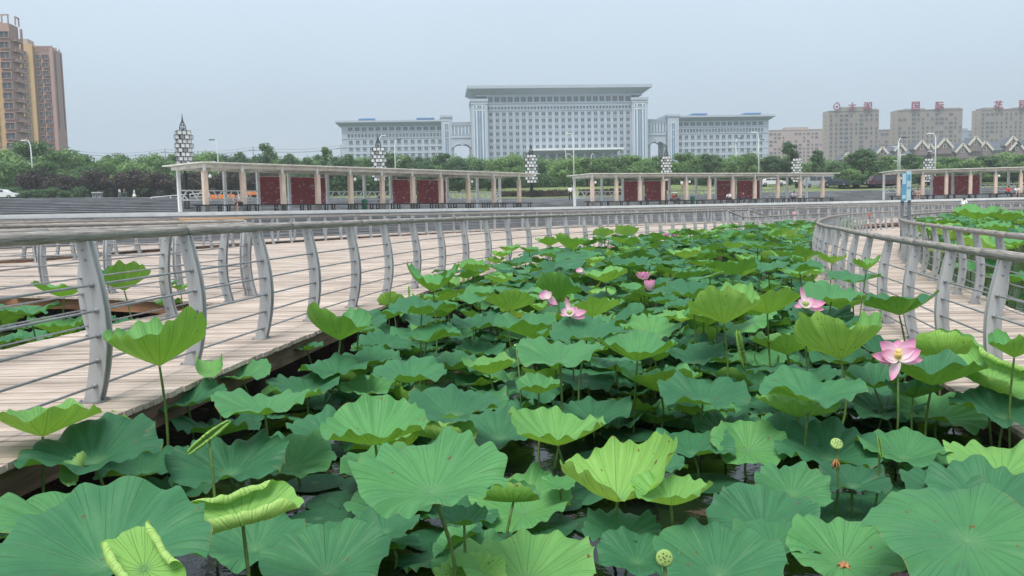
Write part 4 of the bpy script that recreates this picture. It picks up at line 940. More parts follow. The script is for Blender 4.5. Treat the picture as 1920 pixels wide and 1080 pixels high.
slab_tower('bluish low block seen in the gap between the last two grey-brown towers', 1797, 1820, 247, 620, 0, [(4, 14, 4)], mat='facade_dim', rows=6, seed=12, cap=30)

def roof_char(ch, u, vc, size, D, lab):
    cu = bpy.data.curves.new('roof_letter', 'FONT'); cu.body = ch; cu.size = 1.0; cu.extrude = 0.03; cu.offset = 0.022; cu.align_x = 'CENTER'
    tmp = bpy.data.objects.new('tmp_letter', cu); COL.objects.link(tmp)
    dg = bpy.context.evaluated_depsgraph_get(); me = bpy.data.meshes.new_from_object(tmp.evaluated_get(dg)); bpy.data.objects.remove(tmp)
    me.name = 'roof_character'; xs = [v.co.x for v in me.vertices]; ys = [v.co.y for v in me.vertices]
    if not xs: return
    k = D / F; s = size * k / max(max(xs) - min(xs), max(ys) - min(ys)); mx, my = (max(xs) + min(xs)) / 2, (max(ys) + min(ys)) / 2
    p = atd(u, vc, D)
    t = thing('roof_character', lab, 'sign letter', (p.x, p.y, p.z - size * k / 2), 0, 'roof sign characters')
    for v in me.vertices: v.co = Vector(((v.co.x - mx) * s, -v.co.z * s * 2, (v.co.y - my) * s + size * k / 2))
    me.materials.clear(); me.materials.append(M['sign_red']); o = bpy.data.objects.new('character_face', me); COL.objects.link(o); o.parent = t
    mb = MB(); h = size * k
    for x in (-h * .35, 0, h * .35): mb.box((x, 0.9, h * 0.35), (0.14, 0.14, h * 1.1), M['white'])
    for z in (h * .1, h * .5, h * .85): mb.box((0, 0.8, z), (h * .95, 0.12, 0.12), M['white'])
    mb.build('support_frame', t)
for ch, u, v, s, D, lab in [('太', 1598, 199.5, 15, 539, 'first roof character, right after the ring emblem'), ('湖', 1627, 199, 16, 539, 'second roof character, at the right end of the first grey-brown tower'),
                            ('国', 1717, 198.5, 15.5, 544, 'third roof character, boxed, left one on the middle tower'), ('际', 1762, 198.5, 15.5, 544, 'fourth roof character, right one on the middle tower'),
                            ('花', 1872, 197, 16.5, 547, 'fifth roof character, first one on the rightmost tower'), ('园', 1919, 196, 16, 547, 'last roof character, cut off by the right edge')]:
    roof_char(ch, u, v, s, D, lab)
p = atd(1569, 200, 539); k = 539 / F
t = thing('roof_emblem', 'round ring and dot emblem at the left of the roof characters', 'sign emblem', (p.x, p.y, p.z - 8 * k), 0, None)
mb = MB(); mb.tube([(math.cos(a) * 5.8 * k, 0, 8 * k + math.sin(a) * 5.8 * k) for a in [math.radians(120 + 320 * i / 24) for i in range(25)]], 1.0 * k, M['sign_red'], 6)
mb.tube([(-2.5 * k, 0, 13.5 * k), (1 * k, 0, 15.5 * k), (5 * k, 0, 15.5 * k)], [0.9 * k, 1.0 * k, 0.2 * k], M['sign_red'], 6); mb.build('ring', t)
mb = MB(); mb.tube([(0, -0.3, 8 * k), (0, 0.3, 8 * k)], 2.3 * k, M['sign_red'], 14); mb.build('dot', t)
mb = MB()
for x in (-3 * k, 3 * k): mb.box((x, 0.7, 4 * k), (0.15, 0.15, 8 * k), M['white'])
mb.build('support_frame', t)

# gabled row houses
def row_house(lab, u0, u1, D, vr, gables, seed):
    k = D / F; x, y = place(u0, D); t = thing('row_house', lab, 'row house', (x, y, 6.0), 0, 'gabled row houses'); L = (u1 - u0) * k
    vh = V0 - 0.022 * ((u0 + u1) / 2 - 960); zo = lambda v: EYE + (vh - v) * k - 6.0; zr, ze = zo(vr), zo(vr + 17)
    mb = MB(); mb.box((L / 2, 6, ze / 2), (L, 12, ze), M['beige']); mb.box((L / 2, -0.1, ze - 1.4), (L, 0.25, 1.6), M['gable']); mb.build('wall', t)
    mb = MB(); mb.add([(-.6, -1, ze - .2), (L + .6, -1, ze - .2), (L + .6, 6, zr), (-.6, 6, zr), (-.6, 13, ze - .2), (L + .6, 13, ze - .2)], [(0, 1, 2, 3), (3, 2, 5, 4)], M['slate'])
    mb.add([(0, 0, ze - .2), (0, 12, ze - .2), (0, 6, zr - .3), (L, 0, ze - .2), (L, 12, ze - .2), (L, 6, zr - .3)], [(0, 1, 2), (5, 4, 3)], M['gable']); mb.build('roof', t)
    rs = random.Random(seed); n = int(L / 3.1); 
    windows(t, [(L * (i + .5) / n - .7, L * (i + .5) / n + .7, z - .6, z + .6) for z in (ze - 1.6, ze - 4.6) for i in range(n)], 0, 0.15, 'glass', 'verge', 0.12, 60)
    for u, v, w in gables:
        gx = (u - u0) * k; zt = zo(v); hw = w * k; zb = zt - hw * 1.12; mb = MB()
        mb.add([(gx - hw, -1.6, zb), (gx + hw, -1.6, zb), (gx, -1.6, zt), (gx - hw, -1.6, zb - 3), (gx + hw, -1.6, zb - 3), (gx, 6, zt), (gx - hw, 6, zb), (gx + hw, 6, zb), (gx - hw, 0.5, zb - 3), (gx + hw, 0.5, zb - 3)],
               [(0, 1, 2), (3, 4, 1, 0), (8, 3, 0, 6), (4, 9, 7, 1)], M['gable'])
        mb.add([(gx - hw - .5, -2, zb - .3), (gx, -2, zt + .25), (gx, 6.5, zt + .25), (gx - hw - .5, 6.5, zb - .3), (gx + hw + .5, -2, zb - .3), (gx + hw + .5, 6.5, zb - .3)], [(0, 1, 2, 3), (1, 4, 5, 2)], M['slate'])
        for sg in (-1, 1): mb.bar((gx + sg * (hw + .55), -2.05, zb - .45), (gx, -2.05, zt + .2), 0.35, 0.95, M['verge'])
        g = mb.build('gable', t)
        windows(g, [(gx - .5, gx + .5, zb - .4, zb + 1.1)], -1.6, 0.15, 'glass', 'verge', 0.15)
row_house('small gabled house roof in front of the first grey-brown tower', 1568, 1606, 360, 300, [(1584.5, 289.5, 9)], 1)
row_house('dark roofed row house with cream edged gables, left of the tall white street lamp', 1643, 1738, 370, 276, [(1649, 278, 8.5), (1682, 273, 9), (1722, 268, 11.5)], 2)
row_house('long dark roofed row house with cream gables, behind the last lantern tower', 1736, 1835, 376, 268, [(1738, 273, 5), (1765, 262.5, 13), (1798, 273, 11.5), (1822, 261, 11)], 3)
row_house('dark roofed row house with cream gables at the right edge', 1832, 1950, 378, 265, [(1840, 267.5, 12), (1891, 260, 12), (1899, 268.5, 12.5), (1925, 264, 10)], 4)

# ------------------------------------------------------------------ trees
def make_crown(name, w, h, seed, mat, n=2300, shape='round', leaf=0.26, clumps=16):
    rs = np.random.default_rng(seed); C = []
    for i in range(clumps):
        a = rs.uniform(0, 2 * PI); t = rs.uniform(0.02, 1); 
        prof = {'round': math.sin(PI * min(1, t * .85 + .12)) ** 0.7, 'cone': (1 - t) ** 0.65 * 0.95 + 0.12, 'tall': math.sin(PI * (t * .8 + .12)) ** 0.6, 'low': math.sqrt(max(0, 1 - t * t * .8))}[shape]
        r = prof * w * 0.5 * rs.uniform(0.3, 1.0); C.append((math.cos(a) * r, math.sin(a) * r, h * t, w * rs.uniform(0.09, 0.22), rs.uniform(0, 1)))
    C = np.array(C); k = rs.integers(0, clumps, n); d = rs.normal(size=(n, 3)); d /= np.linalg.norm(d, axis=1)[:, None]
    rad = C[k, 3] * rs.uniform(0.35, 1.25, n); P = C[k, :3] + d * rad[:, None] * np.array([1, 1, 0.85])
    P[:, 2] = np.maximum(P[:, 2], -0.1)
    nrm = d + rs.normal(size=(n, 3)) * 0.6; nrm /= np.linalg.norm(nrm, axis=1)[:, None]
    a = np.cross(nrm, rs.normal(size=(n, 3))); a /= np.linalg.norm(a, axis=1)[:, None]; b = np.cross(nrm, a); s = leaf * rs.uniform(0.6, 1.3, n)[:, None]
    V = np.stack([P - a * s, P - b * s * .55 + nrm * s * .15, P + a * s, P + b * s * .55 + nrm * s * .15], 1).reshape(-1, 3)
    sh = np.repeat(np.clip(C[k, 4] * 0.75 + rs.uniform(0, 0.35, n), 0, 1), 4)
    me = bpy.data.meshes.new(name); me.from_pydata(V.tolist(), [], np.arange(4 * n).reshape(-1, 4).tolist()); me.materials.append(mat)
    at = me.color_attributes.new('shade', 'FLOAT_COLOR', 'POINT'); at.data.foreach_set('color', np.stack([sh, sh, sh, np.ones_like(sh)], 1).ravel().astype(np.float32)); me.update()
    return me
def make_trunk(name, h, w, seed):
    rs = random.Random(seed); mb = MB(); top = h * 0.75
    mb.tube([(0, 0, -0.3), (0.03, 0.02, h * .3), (-0.05, 0.05, h * .55), (0.02, 0, top)], [0.13, 0.10, 0.075, 0.03], M['bark'], 7)
    for i in range(6):
        a = i * 2.4 + rs.uniform(-.4, .4); z = h * rs.uniform(.25, .6); r = w * rs.uniform(.22, .38)
        mb.tube([(0, 0, z), (math.cos(a) * r * .5, math.sin(a) * r * .5, z + h * .10), (math.cos(a) * r, math.sin(a) * r, z + h * .24)], [0.055, 0.04, 0.015], M['bark'], 5)
    return mb
TREE = {}
for kind, (w, h, n, shape, mat, cl, lf) in {'round_a': (5.2, 5.0, 4200, 'round', 'crown', 24, .19), 'round_b': (5.8, 4.6, 4400, 'round', 'crown', 26, .19), 'deep': (4.8, 5.2, 4200, 'round', 'crown_blue', 24, .18), 'cone': (3.6, 5.6, 3400, 'cone', 'crown_blue', 24, .17),
                                            'tall': (4.0, 7.6, 4600, 'tall', 'crown_blue', 30, .19), 'thin': (3.4, 5.4, 1700, 'cone', 'crown', 20, .17), 'plum': (5.5, 3.6, 3600, 'low', 'crown_purple', 20, .2), 'bush': (2.8, 1.7, 1800, 'low', 'crown_blue', 12, .13)}.items():
    cm = make_crown('crown', w, h, sum(map(ord, kind)), M[mat], n, shape, lf, cl)
    hb = {'plum': 0.3, 'bush': 0.1, 'low': .1}.get(kind, 1.3); tm = make_trunk('trunk', h + hb, w, sum(map(ord, kind)))
    to = tm.build('trunk'); TREE[kind] = (cm, to.data, w, h, hb); bpy.data.objects.remove(to)
def ground_z(x, y):
    t = (x + 100) / 200 * 10
    def L(P):
        for i in range(len(P) - 1):
            if P[i][0] <= x <= P[i + 1][0]:
                f = (x - P[i][0]) / (P[i + 1][0] - P[i][0]); return [P[i][c] + (P[i + 1][c] - P[i][c]) * f for c in range(3)]
        return P[0] if x < P[0][0] else P[-1]
    a, b = L(ST), L(LAW)
    if y >= 205: return 6.4
    if y >= b[1]: return b[2] + (6.4 - b[2]) * (y - b[1]) / (205 - b[1])
    f = max(0, (y - a[1]) / max(1, b[1] - a[1])); return a[2] + (b[2] - a[2]) * f
TN = {'round_a': ('tree', 'bushy mid green tree'), 'round_b': ('tree', 'broad mid green tree'), 'deep': ('tree', 'deep green rounded tree'), 'cone': ('tree', 'dark green conical tree'), 'tall': ('tree', 'tall dark green tree'), 'thin': ('tree', 'thin see-through young tree'),
      'plum': ('shrub', 'plum coloured leafy shrub'), 'bush': ('shrub', 'low rounded green shrub')}
TLIST = []
def tree(u, vt, D, kind, wpx=None):
    cm, tm, w, h, hb = TREE[kind]; p = atd(u, vt, D); gz = ground_z(p.x, p.y); H = max(1.0, p.z - gz); s = H / (h * 1.02 + hb)
    sx = s * (wpx * D / F / (w * s) if wpx else 1.0)
    t = thing('tree' if kind not in ('plum', 'bush') else 'shrub', 'x', TN[kind][0], (p.x, p.y, gz), RS.uniform(0, 6.28), 'trees of the park belt' if kind not in ('plum', 'bush') else 'shrubs at the top of the steps')
    t.scale = (sx, sx, s)
    for nm, me, z in (('crown', cm, hb), ('trunk', tm, 0)):
        o = bpy.data.objects.new(nm, me); COL.objects.link(o); o.parent = t; o.location = (0, 0, z)
    TLIST.append([t, u, vt, kind, D])
for u, v, D, k, w in [(12, 283, 150, 'round_b', 70), (62, 268, 140, 'round_a', 80), (112, 283, 150, 'round_b', 75), (152, 293, 160, 'round_a', 60), (190, 300, 165, 'round_b', 60), (228, 297, 170, 'round_a', 55), (250, 305, 150, 'round_b', 55), (278, 292, 165, 'round_b', 55), (305, 303, 160, 'round_a', 50),
                      (30, 300, 132, 'round_b', 80), (95, 305, 134, 'round_a', 70), (165, 312, 145, 'deep', 60), (368, 291, 165, 'round_b', 48), (404, 288, 170, 'round_a', 55), (448, 286, 170, 'deep', 44), (495, 270, 165, 'tall', 36), (541, 289, 172, 'deep', 42), (577, 295, 172, 'cone', 36),
                      (613, 276, 160, 'thin', 34), (652, 290, 168, 'deep', 46), (690, 298, 172, 'round_a', 40), (727, 285, 175, 'deep', 40), (760, 293, 168, 'round_a', 44), (795, 303, 165, 'deep', 42), (834, 288, 172, 'tall', 38), (862, 296, 168, 'deep', 42), (903, 300, 172, 'cone', 34), (938, 296, 165, 'round_b', 50), (968, 299, 160, 'round_a', 40),
                      (1015, 304, 172, 'cone', 34), (1058, 299, 158, 'round_b', 56), (1100, 297, 160, 'round_a', 52), (1140, 294, 158, 'round_b', 55), (1178, 293, 160, 'round_a', 52), (1215, 300, 165, 'round_b', 46), (1283, 288, 160, 'round_a', 48), (1328, 289, 162, 'deep', 46), (1362, 304, 165, 'round_a', 42), (1400, 288, 158, 'round_b', 46),
                      (1445, 293, 160, 'deep', 44), (1478, 267, 158, 'tall', 36), (1532, 281, 165, 'cone', 32), (1565, 304, 150, 'deep', 30), (1618, 279, 155, 'deep', 58), (1662, 294, 160, 'round_a', 44), (1705, 289, 162, 'deep', 50), (1745, 306, 158, 'round_b', 46), (1776, 296, 165, 'round_a', 48), (1812, 301, 160, 'round_b', 50), (1848, 292, 165, 'deep', 50), (1885, 287, 168, 'round_b', 48), (1925, 291, 160, 'round_a', 50),
                      (60, 325, 128, 'plum', 70), (118, 332, 126, 'plum', 60), (180, 328, 130, 'plum', 75), (240, 326, 132, 'plum', 75), (300, 330, 134, 'plum', 75), (365, 328, 134, 'plum', 75), (430, 325, 136, 'plum', 70), (490, 322, 138, 'plum', 70), (548, 324, 140, 'deep', 60), (600, 322, 142, 'plum', 60), (655, 320, 140, 'deep', 60), (705, 322, 142, 'deep', 50), (752, 325, 142, 'plum', 56), (800, 322, 142, 'deep', 50),
                      (860, 322, 145, 'deep', 54), (915, 320, 145, 'deep', 52), (1330, 330, 150, 'deep', 40), (1590, 318, 148, 'round_b', 44), (1690, 322, 150, 'deep', 46), (1740, 326, 148, 'plum', 46), (1790, 322, 150, 'deep', 48), (1840, 324, 150, 'round_a', 48), (1900, 320, 150, 'deep', 54),
                      (18, 352, 121, 'bush', 46), (58, 356, 120, 'bush', 40), (98, 352, 121, 'bush', 36), (149, 351, 118, 'bush', 28), (122, 358, 120, 'bush', 26), (1640, 345, 140, 'bush', 30), (1600, 347, 142, 'bush', 26), (1770, 348, 140, 'bush', 36)]:
    tree(u, v, D, k, w * (1.3 if k in ('round_a', 'round_b', 'deep') else 1.15))
rt = random.Random(5); uu = -20
while uu < 1950:
    tree(uu, rt.uniform(289, 302) if uu < 1500 else rt.uniform(294, 306), rt.uniform(182, 198), rt.choice(('round_a', 'round_b', 'round_b', 'deep')), rt.uniform(48, 66)); uu += rt.uniform(24, 36)
uu = 700
while uu < 1950:
    tree(uu, rt.uniform(318, 328), rt.uniform(172, 180), rt.choice(('deep', 'round_a', 'round_b')), rt.uniform(44, 60)); uu += rt.uniform(40, 60)
REFS = [('the ochre apartment tower', 20), ('the pinkish apartment tower', 100), ('the tallest lantern tower', 341), ('the dark-headed lamp beside the tallest lantern tower', 405), ('the left end of the left office wing', 636), ('the second lantern tower', 708), ('the left office stair tower', 836), ('the left arch', 865), ('the third lantern tower', 995),
        ('the tall lamp before the central block', 1069), ('the central entrance canopy', 1120), ('the right end of the central block', 1200), ('the lantern tower by the right arch', 1249), ('the lamps of the right office wing', 1380), ('the right end of the right office wing', 1444), ('the lantern tower behind the middle pavilion', 1494),
        ('the first grey-brown tower', 1592), ('the blue sign', 1698), ('the last lantern tower', 1742), ('the last grey-brown tower', 1880)]
used = set()
for t, u, v, kind, D in sorted(TLIST, key=lambda q: q[1]):
    rf = sorted(REFS, key=lambda r: abs(r[1] - u)); done = False
    row = 'behind ' if D > 140 else 'in front of '
    for q in range(4):
        nm, ru = rf[q]; dx = u - ru; 
        for rel in ([('directly below ' if kind not in ('plum', 'bush') else 'straight under ')] if abs(dx) < 14 else []) + [('just right of ' if dx > 0 else 'just left of ') if abs(dx) < 45 else ('well right of ' if dx > 0 else 'well left of ')]:
            s = f'{TN[kind][1]} {rel}{nm}'
            if s not in used: used.add(s); t['label'] = s; done = True; break
            s = f'{"taller" if v < 300 else "shorter"} {TN[kind][1]} {rel}{nm}'
            if s not in used: used.add(s); t['label'] = s; done = True; break
        if done: break
# undergrowth that closes the view below the crowns
rs_ = np.random.default_rng(4); VS = []; SH = []
for x0, x1, y0, y1, zb, h, n, lf in ((-230, 240, 206, 214, 6.2, 5.6, 52000, .42), (-120, -14, 138, 144, 4.9, 3.4, 20000, .26), (-14, 40, 166, 170, 5.6, 3.4, 9000, .3), (60, 160, 168, 174, 5.2, 3.6, 14000, .3)):
    X = rs_.uniform(x0, x1, n); Y = rs_.uniform(y0, y1, n); top = h * (.72 + .28 * np.sin(X * .31) * np.sin(X * .113 + 1)); Z = zb + top * rs_.uniform(0, 1, n) ** .8
    P = np.stack([X, Y, Z], 1); nr = rs_.normal(size=(n, 3)); nr /= np.linalg.norm(nr, axis=1)[:, None]
    A = np.cross(nr, rs_.normal(size=(n, 3))); A /= np.linalg.norm(A, axis=1)[:, None]; B = np.cross(nr, A); s_ = lf * rs_.uniform(.6, 1.4, n)[:, None]
    VS.append(np.stack([P - A * s_, P - B * s_ * .6, P + A * s_, P + B * s_ * .6], 1).reshape(-1, 3)); SH.append(np.repeat(np.clip(.5 + .5 * np.sin(X * .7), 0, 1) * .5 + rs_.uniform(0, .4, n), 4))
VS = np.concatenate(VS); SH = np.concatenate(SH); me = bpy.data.meshes.new('undergrowth'); me.from_pydata(VS.tolist(), [], np.arange(len(VS)).reshape(-1, 4).tolist()); me.materials.append(M['crown_blue'])
me.color_attributes.new('shade', 'FLOAT_COLOR', 'POINT').data.foreach_set('color', np.stack([SH, SH, SH, np.ones_like(SH)], 1).ravel().astype(np.float32))
o = bpy.data.objects.new('undergrowth', me); COL.objects.link(o); o['kind'] = 'stuff'; o['label'] = 'dense green undergrowth closing the park belt under the trees'
# hedges on the grass beyond the steps
def hedge(lab, u0, u1, D, h):
    a, b = atd(u0, 370, D), atd(u1, 370, D); L = b.x - a.x; z = ground_z((a.x + b.x) / 2, D) - 0.05; rs = np.random.default_rng(int(u0)); n = int(L * 150)
    P = np.stack([rs.uniform(0, L, n), rs.uniform(-.5, .5, n), rs.uniform(0, h, n)], 1); nr = rs.normal(size=(n, 3)); nr /= np.linalg.norm(nr, axis=1)[:, None]
    A = np.cross(nr, rs.normal(size=(n, 3))); A /= np.linalg.norm(A, axis=1)[:, None]; B = np.cross(nr, A); s = .14 * rs.uniform(.6, 1.3, n)[:, None]
    V = np.stack([P - A * s, P - B * s * .6, P + A * s, P + B * s * .6], 1).reshape(-1, 3); me = bpy.data.meshes.new('hedge'); me.from_pydata(V.tolist(), [], np.arange(4 * n).reshape(-1, 4).tolist()); me.materials.append(M['crown_purple'])
    me.color_attributes.new('shade', 'FLOAT_COLOR', 'POINT').data.foreach_set('color', np.repeat(rs.uniform(0, .8, n), 16).astype(np.float32))
    t = thing('hedge', lab, 'hedge', (a.x, D, z), 0); o = bpy.data.objects.new('foliage', me); COL.objects.link(o); o.parent = t
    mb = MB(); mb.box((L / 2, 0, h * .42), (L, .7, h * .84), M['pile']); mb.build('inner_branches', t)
hedge('dark clipped hedge at the top of the steps around the third lantern tower', 930, 1068, 119, 0.95)
hedge('dark clipped hedge seen through the middle pavilion', 1085, 1180, 121, 0.95)
# ------------------------------------------------------------------ lotus leaves
def leaf_geo(kind, seed, seg=120, rings=(0.03, .1, .2, .32, .45, .58, .7, .81, .9, .96, 1.0)):
    rs = random.Random(seed); n1, n2, n3 = rs.choice((2, 3)), rs.choice((5, 6, 7)), rs.choice((10, 12, 15)); f1, f2, f3, f4 = (rs.uniform(0, 6.28) for _ in range(4))
    V = [(0.0, 0.0, 0.0)]; UVp = [(0, 0)]
    for r in rings:
        for i in range(seg):
            th = 2 * PI * i / seg; cr = (math.cos(th * 20 + PI) * 0.012 + 0.016 * math.sin(13 * th + f2 + 1.3 * math.sin(2 * th + f1)) + 0.010 * math.sin(29 * th + f3)) * math.sin(PI * min(1, r * 1.02)) ** .7
            wv = (0.55 * math.sin(n1 * th + f1) + 0.30 * math.sin(n2 * th + f2 + 0.6 * math.sin(th + f4)) + 0.27 * math.sin(n3 * th + f3 + 0.9 * math.sin(2 * th + f1)) + .12 * math.sin(21 * th + f2 + math.sin(3 * th)))
            er = 1 + 0.045 * r ** 3 * (math.sin(n2 * th + f3) + 0.5 * math.sin(n3 * th + f1))
            if kind == 's': R, z = r * er * (1 - 0.05 * r * r), 0.44 * r ** 1.35 - 0.14 * r ** 5 + 0.17 * wv * r ** 2.4
            elif kind == 'd': R, z = r * er * 0.97, 0.17 * r ** 1.1 - 0.15 * r ** 4 + 0.15 * wv * r ** 2.6          # nearly flat, rim turned down
            elif kind == 'c': R, z = r * er * (1 - 0.14 * r * r), 0.46 * r ** 1.12 + 0.14 * wv * r ** 2.3 + .06 * math.sin(th + f2) * r ** 2
            elif kind == 'k': R, z = r * er * (1 - 0.26 * r * r), 0.60 * r ** 1.06 + 0.15 * wv * r ** 2.2 + .15 * math.sin(2 * th + f4) * r ** 2 + .13 * math.sin(th + f2) * r ** 2                 # deep funnel
            elif kind == 'p': R, z = r * (1 + .02 * math.sin(n2 * th)), 0.012 * wv * r * r
            else: R, z = r * (1 + .03 * math.sin(n3 * th)), 0.02 * wv * r * r
            x, y, z = R * math.cos(th), R * math.sin(th), z + cr * r
            if kind in 'frt':
                tot, pw = {'f': (6.2, 1.9), 'r': (17, 0.7), 't': (2.0, 0.9)}[kind]
                sgn = 1 if x >= 0 else -1; s = abs(x); st = 16 if kind != 'r' else 26; X = Z = 0.0; ph = 0.0; ds = s / st
                for q in range(st):
                    m_ = (q + .5) * ds; ph = tot * (m_ ** (pw + 1)) * (1 + .12 * sgn * math.sin(3 * y + f1)) if kind != 't' else tot * m_
                    X += math.cos(ph) * ds; Z += math.sin(ph) * ds
                x, z = sgn * X * (1 + .04 * math.sin(7 * y + f2)), Z + z + 0.10 * y * y + (0.016 * math.cos(th * 20) * r if kind == 'f' else 0.012 * math.cos(th * 20) * r)
                if kind == 'r': tp = max(0.0, 1 - y * y) ** .42; x *= 0.95 * tp; z = z * tp + .02 * math.sin(y * 40)  * tp
            if kind == 'f': x *= .82
            V.append((x, y, z)); UVp.append((i / seg, r))
    Fc = []; UV = []
    for i in range(seg):
        j = (i + 1) % seg; Fc.append((0, 1 + i, 1 + j)); UV += [(i / seg, 0), (i / seg, rings[0]), ((i + 1) / seg, rings[0])]
    for k in range(len(rings) - 1):
        for i in range(seg):
            j = (i + 1) % seg; a, b = 1 + k * seg, 1 + (k + 1) * seg
            Fc.append((a + i, b + i, b + j, a + j)); UV += [(i / seg, rings[k]), (i / seg, rings[k + 1]), ((i + 1) / seg, rings[k + 1]), ((i + 1) / seg, rings[k])]
    return V, Fc, UV
def leaf_mesh(name, kind, seed):
    V, Fc, UV = leaf_geo(kind, seed); me = bpy.data.meshes.new(name); me.from_pydata(V, [], Fc); me.materials.append(M['leaf'])
    me.polygons.foreach_set('use_smooth', [True] * len(Fc)); ul = me.uv_layers.new(name='UVMap'); ul.data.foreach_set('uv', [c for t in UV for c in t]); me.update(); return me
DEPTH = {'s': .26, 'd': .03, 'c': .24, 'k': .32, 'f': .35, 'r': .15, 't': .5, 'p': 0}
LM = {k: [leaf_mesh('leaf_blade', k, 11 * i + ord(k)) for i in range(n)] for k, n in (('s', 9), ('d', 6), ('c', 7), ('k', 5), ('f', 3), ('r', 3), ('t', 3), ('p', 4))}
def stem_mesh(seed, R=0.0085):
    rs = random.Random(seed); a = rs.uniform(0, 6.28); b = rs.uniform(.02, .07); mb = MB()
    pts = [(math.cos(a) * b * math.sin(PI * t), math.sin(a) * b * math.sin(PI * t), -t) for t in [i / 7 for i in range(8)]]
    mb.tube(pts, [R * .85] + [R] * 6 + [R * 1.15], M['stem'], 7); o = mb.build('stem'); me = o.data; bpy.data.objects.remove(o); return me
SM = [stem_mesh(i) for i in range(6)]
LEAVES = []                                            # (thing, u, v, kind, tone, radius, y, plan point)
def put_leaf(c, r, kind, tone, tilt=0.0, az=0.0, yaw=0.0, rs=RS, name='lotus_leaf', hand=False):
    Rt = Matrix.Rotation(math.radians(az), 3, 'Z') @ Matrix.Rotation(math.radians(tilt), 3, 'X') @ Matrix.Rotation(math.radians(-az), 3, 'Z')
    n = Rt @ Vector((0, 0, 1)); o = Vector(c) - n * (DEPTH[kind] * r * 0.85)
    if kind != 'p' and o.z < ZW + .03: o.z = ZW + .03
    lx, ly = rs.uniform(-.12, .12), rs.uniform(-.10, .10); H = o.z - ZW
    t = thing(name, 'x', 'lotus leaf' if kind != 'p' else 'lily pad', (o.x, o.y, ZW), 0, 'lotus leaves' if kind != 'p' else 'floating pads')
    b = bpy.data.objects.new('leaf_blade', rs.choice(LM[kind])); COL.objects.link(b); b.parent = t; b.matrix_local = Matrix.Translation((0, 0, H)) @ (Rt @ Matrix.Rotation(math.radians(yaw), 3, 'Z')).to_4x4() @ Matrix.Diagonal((r, r, r, 1))
    b.color = (tone, 0, 0, 1)
    if kind != 'p':
        s = bpy.data.objects.new('stem', rs.choice(SM)); COL.objects.link(s); s.parent = t
        d = Vector((lx * H, ly * H, -H - .08)); q = Vector((0, 0, -1)).rotation_difference(d.normalized()); k = 0.75 + r * 0.8
        s.matrix_local = Matrix.Translation((0, 0, H - 0.002)) @ q.to_matrix().to_4x4() @ Matrix.Diagonal((k, k, d.length, 1))
    u, v = proj(c); LEAVES.append([t, u, v, kind, tone, r, o.y, (o.x, o.y, c[2]), hand]); return t
def hand(u, v, W, kind, tone, tilt=0, az=0, yaw=None, zr=None, label=None, diam=0.64):
    lo, hi = zr or ((-.32, .30) if kind in 'sdp' else (-.12, .55))
    D = diam * F / W; p = atd(u, v, D)
    if p.z > hi: p = atz(u, v, hi)
    if p.z < lo: p = atz(u, v, lo)
    if kind == 'p': p = atz(u, v, ZW + 0.012)
    wf = {'k': .80, 'c': .90, 'f': .82, 'r': 1.0, 't': .8}.get(kind, .97)
    r = min(0.46, W * (p - Vector((0, 0, EYE))).length / F / 2 / wf)
    if kind in 'sd' and tilt > 10: tilt -= 9
    if kind == 'r': tilt, yaw, r = 74, (yaw if yaw is not None else 0), r * 1.2
    if W * 2 < 560 and u < 1725 and kind != 'p':       # never under a deck: come forward along the sight line
        q = p
        while q.z < .75 and (inside(polyA, q.x, q.y + r * .5) or inside(polyF, q.x, q.y + r * .5) or inside(polyF, q.x + .15, q.y + r * .5)): q = atz(u, v, q.z + .03)
        r *= q.y / p.y; p = q
    elif u >= 1725:
        q = p; st = .03 if v > 580 else -.03
        while -.4 < q.z < 1.1 and inside(polyF, q.x + (.15 if st > 0 else -.15), q.y + r * .4): q = atz(u, v, q.z + st)
        r *= q.y / p.y; p = q
    t = put_leaf(p, r, kind, tone, tilt, az, yaw if yaw is not None else RS.uniform(0, 360), hand=True, name='lotus_leaf' if kind != 'p' else 'lily_pad')
    if label: t['label'] = label
    return t
